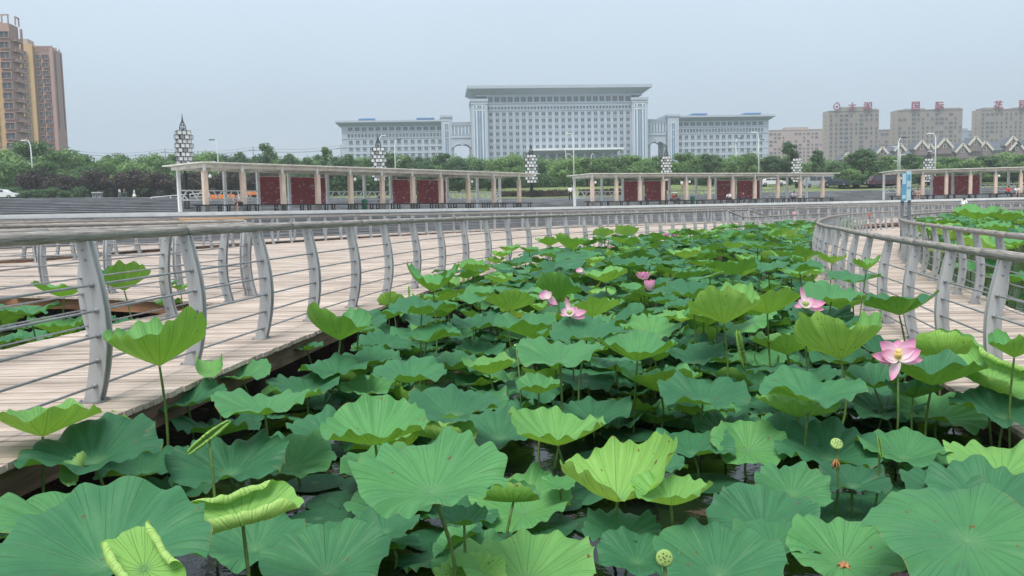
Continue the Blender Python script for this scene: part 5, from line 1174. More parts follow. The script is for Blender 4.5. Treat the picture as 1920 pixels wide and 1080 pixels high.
HL = [  # u, v, width in photo pixels, kind, tone, tilt toward the viewer, its turn, yaw, label
 (808, 893, 285, 's', .50, 20, 0, None, 'very large pale blue-green lotus leaf with a wavy rim, facing the viewer, lower centre'),
 (190, 1020, 350, 's', .34, 17, 5, None, 'largest dark green lotus leaf at the bottom left, under the rolled bright leaf'),
 (1815, 1010, 300, 'd', .42, 26, 0, None, 'very large flat lotus leaf filling the lower right corner'),
 (172, 842, 220, 's', .16, 8, 0, None, 'dark blue-green lotus leaf touching the left boardwalk edge, with a pale crumpled lip'),
 (450, 943, 172, 'f', .93, 12, 0, -62, 'bright yellow-green leaf with both edges rolled inward, centre of the lower left'),
 (262, 1042, 165, 'f', .95, 22, 0, 40, 'half-unrolled bright leaf at the bottom left edge of the photo'),
 (80, 796, 172, 'c', .78, -6, 0, None, 'shallow bright green cupped leaf resting by the boardwalk plank ends, far left'),
 (297, 655, 175, 'k', .72, 2, 0, 70, 'deep cupped leaf on a tall stem in front of the second big railing post'),
 (392, 678, 70, 't', .75, 10, 30, 20, 'small leaf standing half-folded right of the deep cupped leaf'),
 (452, 698, 112, 's', .48, 4, 0, None, None), (350, 745, 132, 's', .28, 8, 0, None, None), (497, 755, 190, 's', .46, -2, 0, None, None), (572, 720, 135, 's', .24, 4, 0, None, None),
 (268, 872, 160, 's', .22, 12, 10, None, None), (428, 868, 205, 's', .20, 10, 0, None, None), (545, 862, 160, 's', .50, 22, 0, None, None),
 (390, 820, 78, 'r', .80, 10, 0, -52, 'tight pale green spindle leaf standing above the dark leaves at the left'),
 (150, 963, 265, 's', .52, -6, 0, None, None), (476, 1010, 190, 's', .34, 8, 0, None, None), (703, 812, 200, 'c', .58, 4, 0, None, None), (850, 762, 178, 's', .24, 17, 0, None, None),
 (838, 800, 90, 't', .85, 0, 0, 70, 'small bright torn leaf with a pointed upright tip, above the very large pale leaf'),
 (690, 726, 120, 's', .56, 2, 0, None, None), (606, 800, 128, 's', .30, 8, 0, None, None), (765, 700, 150, 's', .34, 4, 0, None, None), (935, 806, 165, 's', .28, 20, 0, None, None),
 (1045, 815, 182, 'c', .74, 0, 0, None, 'wavy bright cupped leaf right of the centre with a small roll behind it'), (1018, 778, 42, 'r', .88, 0, 0, 70, 'tiny pale roll poking up behind the wavy bright cupped leaf'),
 (1157, 905, 220, 'k', .97, 4, 0, 40, 'brightest yellow-green deep cup on a straight stem, lower centre right'), (1258, 930, 150, 'c', .82, 2, 0, None, 'bright cup touching the right side of the brightest deep cup'),
 (1010, 728, 92, 'c', .50, 0, 0, None, None), (1112, 770, 150, 's', .24, 12, 0, None, None), (1050, 663, 172, 's', .45, 6, 0, None, 'broad pale blue-green saucer leaf on a tall stem near the photo centre'), (917, 690, 108, 'c', .72, 2, 0, None, None),
 (1238, 718, 150, 'c', .60, -4, 0, None, None), (1195, 660, 150, 'c', .48, 0, 0, None, None), (1318, 738, 165, 's', .24, 8, 0, None, None), (1316, 765, 130, 's', .42, -4, 0, None, None), (1300, 835, 152, 's', .28, 12, 0, None, None),
 (1405, 833, 135, 's', .62, 34, 0, None, 'round fresh green leaf facing the viewer, left of the seed pod'), (1497, 765, 148, 'c', .90, 6, 0, None, 'bright yellow-green wavy cup above the round seed pod'), (1558, 842, 185, 's', .24, 18, 0, None, None),
 (1487, 915, 132, 's', .42, 30, 0, None, None), (1434, 975, 195, 's', .30, 26, 0, None, None), (1452, 1012, 150, 's', .36, 14, 0, None, None), (1583, 1033, 190, 's', .55, 24, 0, None, 'fresh green leaf holding a withered brown petal at the bottom, right of centre'),
 (1880, 870, 170, 's', .80, 14, -20, None, None), (1762, 768, 155, 's', .60, 24, 20, None, None), (1695, 842, 155, 's', .42, 12, 10, None, None), (1650, 838, 34, 'r', .60, 0, 0, 4, 'thin dark upright roll right of the seed pod'),
 (1574, 646, 158, 'k', .78, -14, 0, 110, 'tall bright leaf spread like a fan seen from below, left of the open pink bloom'), (1475, 650, 125, 'c', .74, -10, 0, None, 'cupped leaf just left of the tall fan leaf'), (1357, 584, 138, 'k', .82, -4, 0, 150, 'tall split bright cup right of the pond middle, with a notch in its rim'), (1438, 574, 128, 'c', .74, -6, 20, None, None),
 (1560, 553, 112, 's', .46, 10, 0, None, None), (1686, 576, 122, 'c', .30, -4, 0, None, 'dark umbrella-like leaf in front of the right railing'), (1768, 638, 98, 't', .72, -6, 0, 60, 'pointed folded leaf below the right railing, above the open pink bloom'),
 (1858, 688, 135, 'f', .82, 20, -30, 20, 'large half-rolled bright leaf at the right edge, right of the open pink bloom'), (1902, 655, 80, 'k', .62, 0, 0, None, None), (1885, 765, 160, 's', .18, 8, 0, None, None), (1612, 745, 140, 's', .20, 8, 0, None, None), (1520, 730, 180, 's', .36, 4, 0, None, None),
 (1748, 702, 165, 'c', .30, 0, 0, None, None), (1490, 812, 140, 's', .30, 10, 0, None, None), (1770, 915, 140, 's', .22, 10, 0, None, None), (1362, 800, 120, 's', .18, 8, 0, None, None), (1222, 872, 130, 's', .32, 12, 0, None, None), (1165, 992, 140, 's', .30, 6, 0, None, None),
 (985, 1060, 260, 's', .74, 12, 0, None, 'wide fresh green leaf cut off by the bottom edge, below the very large pale leaf'), (885, 1078, 130, 's', .92, 16, 0, None, 'pale yellow-green leaf at the very bottom edge, left of the middle'), (610, 1052, 230, 's', .34, 22, 0, None, None), (1350, 1055, 230, 's', .34, 24, 0, None, None),
 (720, 985, 130, 's', .26, 14, 0, None, None), (962, 918, 84, 't', .42, -14, 0, 80, None), (870, 975, 90, 'c', .30, 0, 0, None, None), (1195, 1040, 150, 's', .28, 10, 0, None, None), (30, 985, 140, 's', .22, 6, 0, None, None), (1600, 900, 120, 's', .14, 8, 0, None, None), (1860, 930, 200, 's', .30, 18, 0, None, None),
 (1390, 655, 62, 'r', .85, 0, 0, 8, 'hanging pale spindle leaf with ribbed sides, left of the fan-like leaf'), (1050, 905, 70, 's', .55, 4, 0, None, None), (240, 790, 60, 'r', .70, 0, 0, 60, None),
 (637, 617, 125, 'k', .50, 0, 0, 40, 'dark tall cup at the boardwalk corner, with a curled tip behind it'), (735, 570, 58, 'c', .72, -30, 0, None, 'small round pale leaf seen from below against the boardwalk edge'), (812, 530, 105, 'k', .58, -6, 0, None, None), (890, 508, 66, 'k', .74, -4, 0, None, None), (955, 572, 95, 'c', .76, -24, 0, None, 'fan shaped bright leaf near the pond middle, left of the pink blooms'),
 (790, 576, 125, 's', .30, 2, 0, None, None), (893, 606, 100, 's', .20, 16, 20, None, None), (800, 627, 132, 's', .34, 0, 0, None, None), (672, 603, 110, 's', .24, 6, 0, None, None), (724, 640, 102, 's', .26, 10, 0, None, None), (690, 672, 120, 's', .32, 2, 0, None, None), (630, 690, 130, 's', .30, 2, 0, None, None), (575, 650, 60, 's', .28, 0, 0, None, None),
 (985, 616, 125, 'c', .40, 0, 0, None, None), (1110, 582, 112, 'c', .78, -6, 0, None, 'bright cup immediately right of the pink blooms in the pond middle'), (1048, 545, 92, 'k', .30, -8, 0, None, None), (1100, 622, 140, 's', .30, 10, 0, None, None), (1222, 615, 115, 's', .62, 18, 0, None, None), (1120, 560, 85, 's', .26, 12, 0, None, None), (900, 655, 100, 's', .30, 4, 0, None, None), (850, 680, 120, 's', .36, 0, 0, None, None),
 (1135, 520, 86, 'c', .74, 0, 0, None, None), (1285, 478, 62, 'c', .80, 0, 0, None, None), (1218, 548, 66, 'c', .30, 0, 0, None, None), (1300, 545, 120, 's', .24, 14, 0, None, None), (1350, 563, 110, 's', .26, 4, 0, None, None), (1255, 492, 66, 's', .26, 12, 0, None, None), (1180, 492, 70, 's', .28, 10, 0, None, None), (1070, 458, 70, 'k', .70, 0, 0, None, None),
 (1030, 455, 55, 'c', .72, 0, 0, None, None), (1175, 437, 52, 'c', .80, -20, 0, None, None), (1132, 440, 42, 'c', .78, -16, 0, None, None), (1042, 500, 60, 's', .22, 24, 0, None, None), (940, 478, 40, 'c', .78, 0, 0, None, None), (955, 468, 42, 'c', .70, 0, 0, None, None), (930, 490, 40, 'c', .80, 0, 0, None, None), (1375, 505, 90, 'c', .34, -6, 0, None, None), (1440, 500, 80, 's', .30, 6, 0, None, None), (1500, 500, 82, 's', .32, 4, 0, None, None),
 (1492, 555, 80, 's', .24, 12, 0, None, None), (1600, 520, 90, 's', .34, 4, 0, None, None), (1625, 497, 48, 'k', .72, 0, 0, 20, 'small bright leaf in front of the right railing, below the bend'), (1560, 488, 50, 'c', .78, -6, 0, None, None), (1580, 570, 90, 'c', .58, -4, 0, None, None), (1540, 590, 110, 's', .20, 4, 0, None, None), (1575, 670, 110, 's', .28, 2, 0, None, None), (1640, 715, 110, 'c', .25, 0, 0, None, None),
 (868, 515, 30, 'r', .82, 0, 0, 8, 'tiny pale double roll standing by the far boardwalk edge'), (1076, 508, 26, 'r', .84, 0, 0, -12, None), (1103, 475, 26, 'r', .84, 0, 0, 6, None), (767, 548, 22, 'r', .85, 0, 0, 4, None),
 (1660, 762, 125, 's', .24, 10, 0, None, None), (1712, 735, 90, 'c', .34, 0, 0, None, None),
 # the pocket at the left, between the two boardwalks
 (120, 547, 92, 'c', .68, 0, 0, None, None), (232, 528, 92, 'k', .46, 0, 0, None, 'dark deep cup in the small pocket between the boardwalks'), (318, 533, 34, 'c', .30, 0, 0, None, None), (338, 540, 32, 'c', .72, 0, 0, None, None), (55, 580, 92, 's', .40, 0, 0, None, None), (20, 590, 60, 's', .22, 6, 0, None, None),
 (110, 615, 95, 'c', .62, 0, 0, None, None), (50, 635, 80, 's', .38, 4, 0, None, None), (315, 570, 46, 'c', .50, 0, 0, None, None), (240, 605, 50, 's', .22, 4, 0, None, None), (10, 640, 60, 's', .30, 0, 0, None, None), (150, 640, 44, 's', .30, 0, 0, None, None), (40, 612, 50, 's', .25, 0, 0, None, None),
 # beyond the right boardwalk
 (1832, 403, 70, 'c', .66, 8, 0, None, None), (1888, 408, 56, 'c', .62, 0, 0, None, None), (1790, 440, 80, 'c', .84, 10, 0, None, None), (1850, 462, 90, 'c', .80, 14, 0, None, None), (1905, 452, 70, 's', .60, 6, 0, None, None), (1760, 468, 62, 'c', .80, 8, 0, None, None), (1895, 520, 80, 's', .40, 0, 0, None, None), (1735, 432, 50, 'c', .70, 0, 0, None, None),
 (1820, 500, 70, 's', .52, 6, 0, None, None), (1870, 425, 60, 's', .60, 6, 0, None, None), (1765, 415, 46, 's', .45, 0, 0, None, None), (1905, 560, 60, 's', .30, 0, 0, None, None),
]
random.seed(3)
for (u, v, W, k, tone, tilt, az, yaw, lab) in HL:
    zr = None
    if u > 1725 and v < 570: zr = (0.15, 1.05)
    elif (u, v) == (262, 1042): zr = (.30, .42)
    elif (u, v) == (450, 943): zr = (.12, .30)
    elif (u, v) == (390, 820): zr = (.15, .35)
    elif v < 640 and u > 560: zr = (-.2, .55)
    hand(u, v, W, k, tone, tilt, az, yaw, zr, lab)
HAND = list(LEAVES)
def xb(line, y):
    for (x0, y0), (x1, y1) in zip(line, line[1:]):
        if y0 <= y <= y1: return x0 + (x1 - x0) * (y - y0) / (y1 - y0)
    return line[0][0] if y < line[0][1] else line[-1][0]
e1r = [tuple(p) for p in e1]
def free(x, y, m=0.22):
    if x < xb(edge1, y) + m: return False
    if y < 55 and x > xb(e1r, y) - m and not (x > xb([tuple(p) for p in e2], y) + m): return False
    if y > 40.0 + (x - 10.9) * 1.32: return False
    return True
cand = []; GRID = {}
def near_ok(x, y, z, d):
    gx, gy = int(x // .6), int(y // .6)
    for a in range(gx - 1, gx + 2):
        for b in range(gy - 1, gy + 2):
            for (q, w, h, rr) in GRID.get((a, b), ()):
                dd = (x - q) ** 2 + (y - w) ** 2
                if dd < (d * (0.62 if abs(z - h) > .16 else 1.0)) ** 2: return False
    return True
def gput(x, y, z, r): GRID.setdefault((int(x // .6), int(y // .6)), []).append((x, y, z, r))
for L in HAND: gput(L[7][0], L[7][1], L[7][2], L[5])
rs = random.Random(21)
def try_fill(x, y, zlo, zhi, d, band):
    z = ZW + rs.uniform(zlo, zhi)
    for L in HAND:                                     # stay under the leaves placed one by one
        hx, hy, hz = L[7]
        if abs(hx - x) < L[5] + .30 and -1.1 < y - hy < 0.7 and y < 14: z = min(z, hz - 0.16 - 0.25 * max(0, hy - y))
    if z < ZW + .05 or not near_ok(x, y, z, d): return
    k = rs.random() * (.96 if y > 8 else 1); hgt = (z - ZW) / max(.1, zhi)
    kind = 's' if k < .5 else ('d' if k < .64 else ('c' if k < .84 else ('k' if k < .92 else ('t' if k < .96 else 'r'))))
    if hgt < .4 and kind in 'ckr': kind = 's'
    tone = rs.uniform(.06, .44) if kind in 'sd' else rs.uniform(.38, .88)
    if kind in 'sd' and rs.random() < .15: tone += .2
    r = rs.uniform(.24, .34) * (1.0 if y < 12 else 1.12) * (0.8 if kind in 'ckt' else 1) * (.8 if kind == 'r' else 1)
    tilt = rs.gauss(4, 11) if kind in 'sd' else rs.gauss(-4, 12)
    if kind == 'r': tilt = 74 + rs.uniform(-8, 8)
    gput(x, y, z, r); cand.append((x, y, z, r, kind, tone, tilt, (0 if kind == 'r' else rs.uniform(0, 360)), (rs.uniform(-30, 30) if kind == 'r' else rs.uniform(0, 360)), band)); return
    cand.append((x, y, z, r, kind, tone, tilt, rs.uniform(0, 360), rs.uniform(0, 360), band))
for _ in range(14000):
    y = 2.6 + 9.4 * rs.random() ** .8; x = rs.uniform(-3.2, 5.2)
    if free(x, y): try_fill(x, y, .10, .46 + .04 * max(0, y - 6), .29, 0)
for _ in range(14000):
    y = rs.uniform(12, 25); x = rs.uniform(-2.2, 9.5)
    if x < xb(e1r, y) and free(x, y): 
        t = (y - 12) / 13; try_fill(x, y, .30, .72 + .35 * t + .12 * math.sin(x * 1.3 + y * .7), .43, 1)
for _ in range(22000):
    y = rs.uniform(25, 57); x = rs.uniform(1, 22)
    if x < xb(e1r, y) and free(x, y): try_fill(x, y, .5, .98 + .14 * math.sin(x * .8 + y * .5), .55, 2)
for _ in range(9000):                                  # pond on the far side of the right boardwalk
    y = rs.uniform(6, 52); x = rs.uniform(6.8, 38)
    if x > xb([tuple(p) for p in e2], y) + .3 and x < 3 + y * .75: try_fill(x, y, .7, 1.35, .62, 3)
for _ in range(2500):                                  # left pocket
    y = rs.uniform(5, 15.6); x = rs.uniform(-16, -5.6)
    if not inside(polyA, x, y) and not inside(polyA, x, y + .4) and not inside(polyA, x + .4, y) and x > -y * .7 - 1: try_fill(x, y, .08, .38, .50, 4)
for _ in range(3000):                                  # thin channel behind the wide deck, and the water right of the lower walkway
    y = rs.uniform(52, 82); x = rs.uniform(24, 52)
    if not inside(polyA, x, y) and not inside(polyE, x, y) and y < 58 + (x - 24) * .62 and x > xb([tuple(p) for p in e2], y) + 1 and not inside(polyF, x, y): try_fill(x, y, .2, .5, 1.0, 5)
def px(c):
    x, y, z, r = c[:4]; u, v = proj((x, y, z))
    if not (-60 < u < 1980 and v < 1130): return 0
    w = r / y
    if c[9] in (3, 5) and v < 380: w *= .5
    return w * (1 if -20 < u < 1940 else .3)
cand.sort(key=px, reverse=True)
NH = len(HAND); NI = 292 - NH
for c in cand[:NI]:
    put_leaf((c[0], c[1], c[2]), c[3], c[4], c[5], c[6], c[7], c[8], rs)
rest = [c for c in cand[NI:] if px(c) > 0]
# the far mass of leaves: one object
LOW = {k: [leaf_geo(k, 5 * i + ord(k), 40, (.08, .3, .6, .85, 1.0)) for i in range(3)] for k in 'sdckrt'}
VV = []; FF = []; UU = []; TT = []; off = 0; SV = []; SF = []
for c in rest:
    x, y, z, r, kind, tone, tilt, az, yaw, band = c
    V, Fc, UV = LOW[kind][int(yaw) % 3]
    Rm = np.array(Matrix.Rotation(math.radians(az), 3, 'Z') @ Matrix.Rotation(math.radians(tilt), 3, 'X') @ Matrix.Rotation(math.radians(-az + yaw), 3, 'Z'))
    P = (np.array(V) * r) @ Rm.T + np.array((x, y, z - DEPTH[kind] * r * .85)); VV.append(P); FF += [tuple(q + off for q in f) for f in Fc]; UU += UV; TT += [tone] * len(V); off += len(V)
    zt = z - DEPTH[kind] * r * .85; w = 0.011; b = len(SV)
    for zz_ in (ZW - .05, zt):
        for k in range(3): SV.append((x + w * math.cos(k * 2.09), y + w * math.sin(k * 2.09), zz_))
    SF += [(b + k, b + (k + 1) % 3, b + 3 + (k + 1) % 3, b + 3 + k) for k in range(3)]
VV = np.concatenate(VV); me = bpy.data.meshes.new('lotus_foliage'); me.from_pydata(VV.tolist() + SV, [], FF + [tuple(off + q for q in f) for f in SF])
me.materials.append(M['leaf']); me.materials.append(M['stem']); me.polygons.foreach_set('material_index', [0] * len(FF) + [1] * len(SF)); me.polygons.foreach_set('use_smooth', [True] * (len(FF) + len(SF)))
UU += [(0, 0)] * (4 * len(SF)); ul = me.uv_layers.new(name='UVMap'); ul.data.foreach_set('uv', [c for t in UU for c in t])
a_ = me.attributes.new('tone', 'FLOAT', 'POINT'); a_.data.foreach_set('value', TT + [0.0] * len(SV)); me.update()
o = bpy.data.objects.new('lotus_foliage', me); COL.objects.link(o); o.color = (0, 0, 0, 1); o['kind'] = 'stuff'; o['label'] = 'crowded green lotus leaves filling the far parts of the ponds'
print('lotus: hand', NH, 'individual', NI + NH, 'mass', len(rest))
# floating pads in the open water near the viewer
PADS = [(1000, 985, 150), (905, 920, 130), (640, 940, 120), (1040, 940, 110), (700, 905, 120), (1600, 955, 170), (1690, 925, 120), (620, 985, 130), (900, 1005, 140), (1120, 985, 90), (1230, 760, 110), (1180, 815, 100), (1500, 960, 120), (1130, 860, 110), (1420, 790, 90), (640, 750, 90), (900, 730, 80), (1540, 1000, 120), (820, 1010, 110), (590, 905, 100), (1330, 905, 110), (960, 985, 100), (1740, 960, 120), (560, 760, 80), (1000, 780, 80)]
for i, (u, v, W) in enumerate(PADS): hand(u, v, W, 'p', rs.uniform(.0, .14))
for _ in range(16):
    x, y = rs.uniform(-2.2, 3.4), rs.uniform(4, 9)
    t = put_leaf((x, y, ZW + .012 + rs.uniform(0, .01)), rs.uniform(.16, .3), 'p', rs.uniform(0, .15), yaw=rs.uniform(0, 360), name='lily_pad')

# ------------------------------------------------------------------ flowers, buds and seed pods
def petal_geo(Lg, wd, cup, curl):
    V = []; Fc = []; UV = []; n, m = 9, 7
    for i in range(n):
        t = i / (n - 1); w = wd * (math.sin(PI * min(1, .06 + .94 * t ** .85)) ** .65) * (1 if t < .97 else .25)
        ph = curl * t
        for j in range(m):
            s = -1 + 2 * j / (m - 1); V.append((s * w, Lg * (t - .18 * curl * curl * t ** 3), cup * Lg * (s * s * .55 * w / wd - .55 * math.sin(PI * t * .9) ) + curl * Lg * t * t * .5))
    for i in range(n - 1):
        for j in range(m - 1):
            Fc.append((i * m + j, i * m + j + 1, (i + 1) * m + j + 1, (i + 1) * m + j)); UV.append(((j / m, i / n), ((j + 1) / m, i / n), ((j + 1) / m, (i + 1) / n), (j / m, (i + 1) / n)))
    return V, Fc, UV
def petal(parent, dirv, L_, w_, cup, curl, roll=0.0, base=(0, 0, 0), inward=(0, 0, 1)):
    V, Fc, UV = petal_geo(L_, w_, cup, curl); y = Vector(dirv).normalized(); z = Vector(inward); z = (z - y * z.dot(y)).normalized(); x = y.cross(z)
    Rm = Matrix((x, y, z)).transposed() @ Matrix.Rotation(roll, 3, 'Y'); mb = MB(); mb.add([Rm @ Vector(v) + Vector(base) for v in V], Fc, M['petal'], True, UV); return mb.build('petal', parent)
def pod(parent, z, s=1.0, tilt=(0, 0, 1)):
    mb = MB(); q = Vector((0, 0, 1)).rotation_difference(Vector(tilt).normalized()).to_matrix(); c = Vector((0, 0, z))
    mb.tube([c + q @ Vector((0, 0, h * s)) for h in (-.055, -.03, 0, .012, .016)], [.006 * s, .022 * s, .037 * s, .038 * s, .030 * s], M['pod'], 16)
    for k in range(10):
        a = k * 2.4; r = .009 * math.sqrt(k) * s; mb.tube([c + q @ Vector((math.cos(a) * r, math.sin(a) * r, .012 * s)), c + q @ Vector((math.cos(a) * r, math.sin(a) * r, .0195 * s))], .0035 * s, M['pod_hole'], 6)
    mb.build('seed_pod', parent)
FL = []
def flower(u, v, W, lab, style, D=None, face=(0, -1, .35)):
    D = D or 0.29 * F / W; p = atd(u, v, D)
    if p.z < -.2: p = atz(u, v, -.2)
    if p.z > .75: p = atz(u, v, .75)
    s = W * p.y / F / 0.235; H = p.z - ZW
    nm = {'bud': 'lotus_bud', 'pod': 'seed_head'}.get(style, 'lotus_flower'); t = thing(nm, lab, {'bud': 'lotus bud', 'pod': 'seed pod'}.get(style, 'lotus flower'), (p.x, p.y, ZW))
    mb = MB(); mb.tube([(0.02, .05, -.05), (.03, .04, H * .5), (0, 0, H - .01)], 0.0075, M['stem'], 7); mb.build('stem', t); c = (0, 0, H)
    fz = Vector(face)
    if style == 'open':                                # photo view: petals spread left and right, one hanging
        for (dx, dz, dy, L_, w_, cu) in [(-1, .12, .1, .118, .026, .2), (-.62, .62, -.1, .115, .036, -.1), (-.72, .30, -.35, .098, .032, -.2), (.62, .72, -.05, .118, .034, -.1), (.80, .38, -.3, .105, .033, -.2), (1, -.10, .1, .120, .026, .15), (-.85, -.18, .05, .085, .020, .2), (-.42, -.95, -.3, .110, .024, .1), (-.3, .8, .5, .10, .034, -.2), (.3, .85, .5, .10, .032, -.2)]:
            petal(t, (dx, dy, dz), L_ * s, w_ * s, .22, cu, base=c, inward=(-dx * .2, -.9, .35))
        q = Vector((0, -.25, 1)).normalized(); mb = MB(); b = Vector(c); mb.tube([b + q * .0, b + q * .03 * s, b + q * .045 * s], [.006 * s, .009 * s, .011 * s], M['anther'], 12)
        for k in range(20):
            a = 2 * PI * k / 20; mb.tube([b + Vector((math.cos(a) * .012, math.sin(a) * .012, .0)) * s, b + Vector((math.cos(a) * .015, math.sin(a) * .015 - .008, .028)) * s], .0018 * s, M['anther'], 4)
        mb.build('stamens', t)
    elif style == 'messy':
        for (dx, dz, dy, L_, w_, cu) in [(-.22, 1, .1, .125, .018, .1), (-.5, .3, -.6, .09, .034, -.3), (.25, .35, -.5, .08, .036, -.3), (1, .12, -.2, .125, .030, .15), (.95, -.25, -.3, .115, .030, .1), (.6, .5, .3, .08, .03, -.2), (-.6, -.1, .2, .07, .02, .2)]:
            petal(t, (dx, dy, dz), L_ * s, w_ * s, .3, cu, base=c, inward=(0, -.8, .6))
        pod(t, H + .01, .7 * s)
    elif style == 'bloom':
        n = 14
        for k in range(n):
            a = 2 * PI * k / 7 + (k // 7) * .45; e = (.55 if k < 7 else 1.1) + RS.uniform(-.12, .12)
            petal(t, (math.cos(a) * math.cos(e), math.sin(a) * math.cos(e), math.sin(e)), .115 * s, .034 * s, .3, .1 if k < 7 else -.15, base=c, inward=(-math.cos(a), -math.sin(a), .3))
        pod(t, H + .035, .8 * s)
    elif style == 'droop':
        for (dx, dz, dy, L_, w_, cu) in [(-.9, .25, -.2, .09, .045, -.4), (-.4, .5, -.5, .09, .045, -.4), (.75, -.7, -.2, .12, .035, .1), (.4, -.9, 0, .11, .03, .1), (.2, .3, -.5, .08, .04, -.3)]:
            petal(t, (dx, dy, dz), L_ * s, w_ * s, .35, cu, base=c, inward=(0, -.8, .5))
    elif style == 'bud':
        for k in range(6):
            a = 2 * PI * k / 6; petal(t, (math.cos(a) * .16, math.sin(a) * .16, 1), .20 * s, .052 * s, .34, -.22, base=(math.cos(a) * .012 * s, math.sin(a) * .012 * s, H), inward=(-math.cos(a), -math.sin(a), 0))
    elif style == 'pod':
        pod(t, H, 2.9 * s, face)
        if s > .2:
            mb = MB()
            for k in range(7):
                a = k * .9; mb.tube([(math.cos(a) * .006, math.sin(a) * .006, H - .14 * s * 2), (math.cos(a) * .022, math.sin(a) * .022, H - .19 * s * 2), (math.cos(a) * .018, math.sin(a) * .018, H - .23 * s * 2)], [.003, .004, .002], M['brown'], 4)
            mb.build('withered_stamens', t)
    FL.append((lab, u, v)); return t
flower(1683, 672, 98, 'large open pale pink flower with yellow centre and one hanging petal by the right railing', 'open', D=5.7)
flower(1510, 572, 70, 'pink lotus flower with one petal straight up and two pointing sideways', 'messy')
flower(1068, 588, 62, 'pink lotus flower partly hidden by a bright cupped leaf near the pond middle', 'messy')
flower(1027, 556, 46, 'pink drooping lotus flower half covered by a dark leaf, left of the partly hidden bloom', 'droop')
flower(1206, 524, 38, 'small bright pink lotus flower standing behind a pointed bud', 'bloom')
flower(1218, 548, 30, 'pointed reddish pink bud just in front of the small bright bloom', 'bud', D=12.5)
flower(1249, 444, 18, 'tiny pale pink bloom far back, left one of a pair', 'bloom', D=30)
flower(1265, 445, 16, 'tiny pale pink bloom far back, right one of a pair', 'bloom', D=30)
flower(1349, 492, 14, 'tiny red pink bud above the leaves right of the pond middle', 'bud', D=19)
flower(1470, 706, 14, 'whitish green lotus bud low among the stems below the cupped leaf', 'bud', D=6.2)
flower(1089, 508, 26, 'wilted dull pink bloom among rolled leaves far back', 'droop', D=15)
flower(1146, 466, 12, 'tiny white pink bloom near the rolled leaves at the back', 'bloom', D=24)
flower(1568, 833, 25, 'round flat pale green seed pod on its stem with a brown collar', 'pod', D=4.7, face=(0, -.75, .65))
flower(1245, 1046, 36, 'large round green seed pod seen face on at the bottom edge', 'pod', D=2.9, face=(0, -1, .25))
flower(1341, 500, 9, 'small pale seed pod on a bent stem left of the tiny red bud', 'pod', D=17, face=(0, -.3, 1))
flower(968, 648, 10, 'small pale seed pod left of the broad saucer leaf at the photo centre', 'pod', D=7, face=(0, -.3, 1))
# withered things lying on leaves
for u, v, z, lab, mat, sz in ((1582, 1064, 0.06, 'withered brown petal lying on the fresh green leaf at the bottom', 'brown', .022),):
    p = atz(u, v, z); t = thing('withered_petal', lab, 'withered petal', (p.x, p.y, p.z)); mb = MB()
    for k in range(5):
        a = k * 1.3; mb.tube([(0, 0, 0), (math.cos(a) * sz * .6, math.sin(a) * sz * .6, sz * .5), (math.cos(a) * sz, math.sin(a) * sz, sz * .1)], [sz * .2, sz * .35, sz * .12], M[mat], 6)
    mb.build('petal_scrap', t)
p = atz(148, 868, 0.0); t = thing('crumpled_leaf_tip', 'pale crumpled leaf tip folded over beside the left boardwalk edge', 'leaf tip', (p.x, p.y, p.z - .05))
V, Fc, UV = leaf_geo('t', 77, 60, (.1, .3, .5, .7, .85, 1.0)); mb = MB(); Rm = Matrix.Rotation(math.radians(-30), 3, 'Y') @ Matrix.Rotation(math.radians(25), 3, 'X')
mb.add([Rm @ Vector((q[0] * .10, q[1] * .12, q[2] * .12 + .012 * math.sin(q[0] * 19) * math.cos(q[1] * 23))) for q in V], Fc, M['leaf'], True); o = mb.build('tip_blade', t); o.color = (1.0, 0, 0, 1)

# ------------------------------------------------------------------ labels for the leaves that have none of their own
LAND = [(lab0, u, v) for lab0, u, v in [('the open pale pink bloom', 1683, 678), ('the sideways pink bloom', 1510, 576), ('the paired pink blooms', 1050, 572), ('the small bright pink bloom', 1208, 528), ('the tiny far blooms', 1256, 444), ('the round seed pod', 1568, 840), ('the bottom seed pod', 1245, 1046),
        ('the brightest deep cup', 1155, 920), ('the very large pale leaf', 808, 893), ('the rolled bright leaf', 450, 943), ('the bottom left rolled leaf', 262, 1042), ('the pale spindle leaf', 390, 820), ('the deep cup at the second post', 297, 655), ('the nearest railing post', 175, 620), ('the dark tall corner cup', 637, 620), ('the fan leaf from below', 1572, 632),
        ('the split bright cup', 1357, 584), ('the dark umbrella leaf', 1686, 576), ('the broad central saucer leaf', 1050, 665), ('the corner flat leaf', 1815, 1010), ('the right edge rolled leaf', 1858, 690), ('the right railing bend', 1535, 440), ('the blue sign poles', 1698, 430), ('the left railing middle', 820, 480), ('the bright fan leaf', 955, 572), ('the far stair railing', 1415, 410), ('the tiny red bud', 1349, 490), ('the wavy bright cup', 1045, 815), ('the bright wavy cup above the pod', 1497, 765)]]
def tn(t): return 'dark blue-green' if t < .2 else ('deep green' if t < .32 else ('mid green' if t < .48 else ('fresh green' if t < .66 else 'bright yellow-green')))
KN = {'s': 'saucer-shaped', 'd': 'flat', 'c': 'cupped', 'k': 'deep-cupped', 'f': 'half-rolled', 'r': 'tightly rolled', 't': 'folded', 'p': 'floating'}
seen = set(); 
for L in LEAVES:
    t, u, v, kind, tone, r, y, pp, hd = L
    if t['label'] != 'x': seen.add(t['label'])
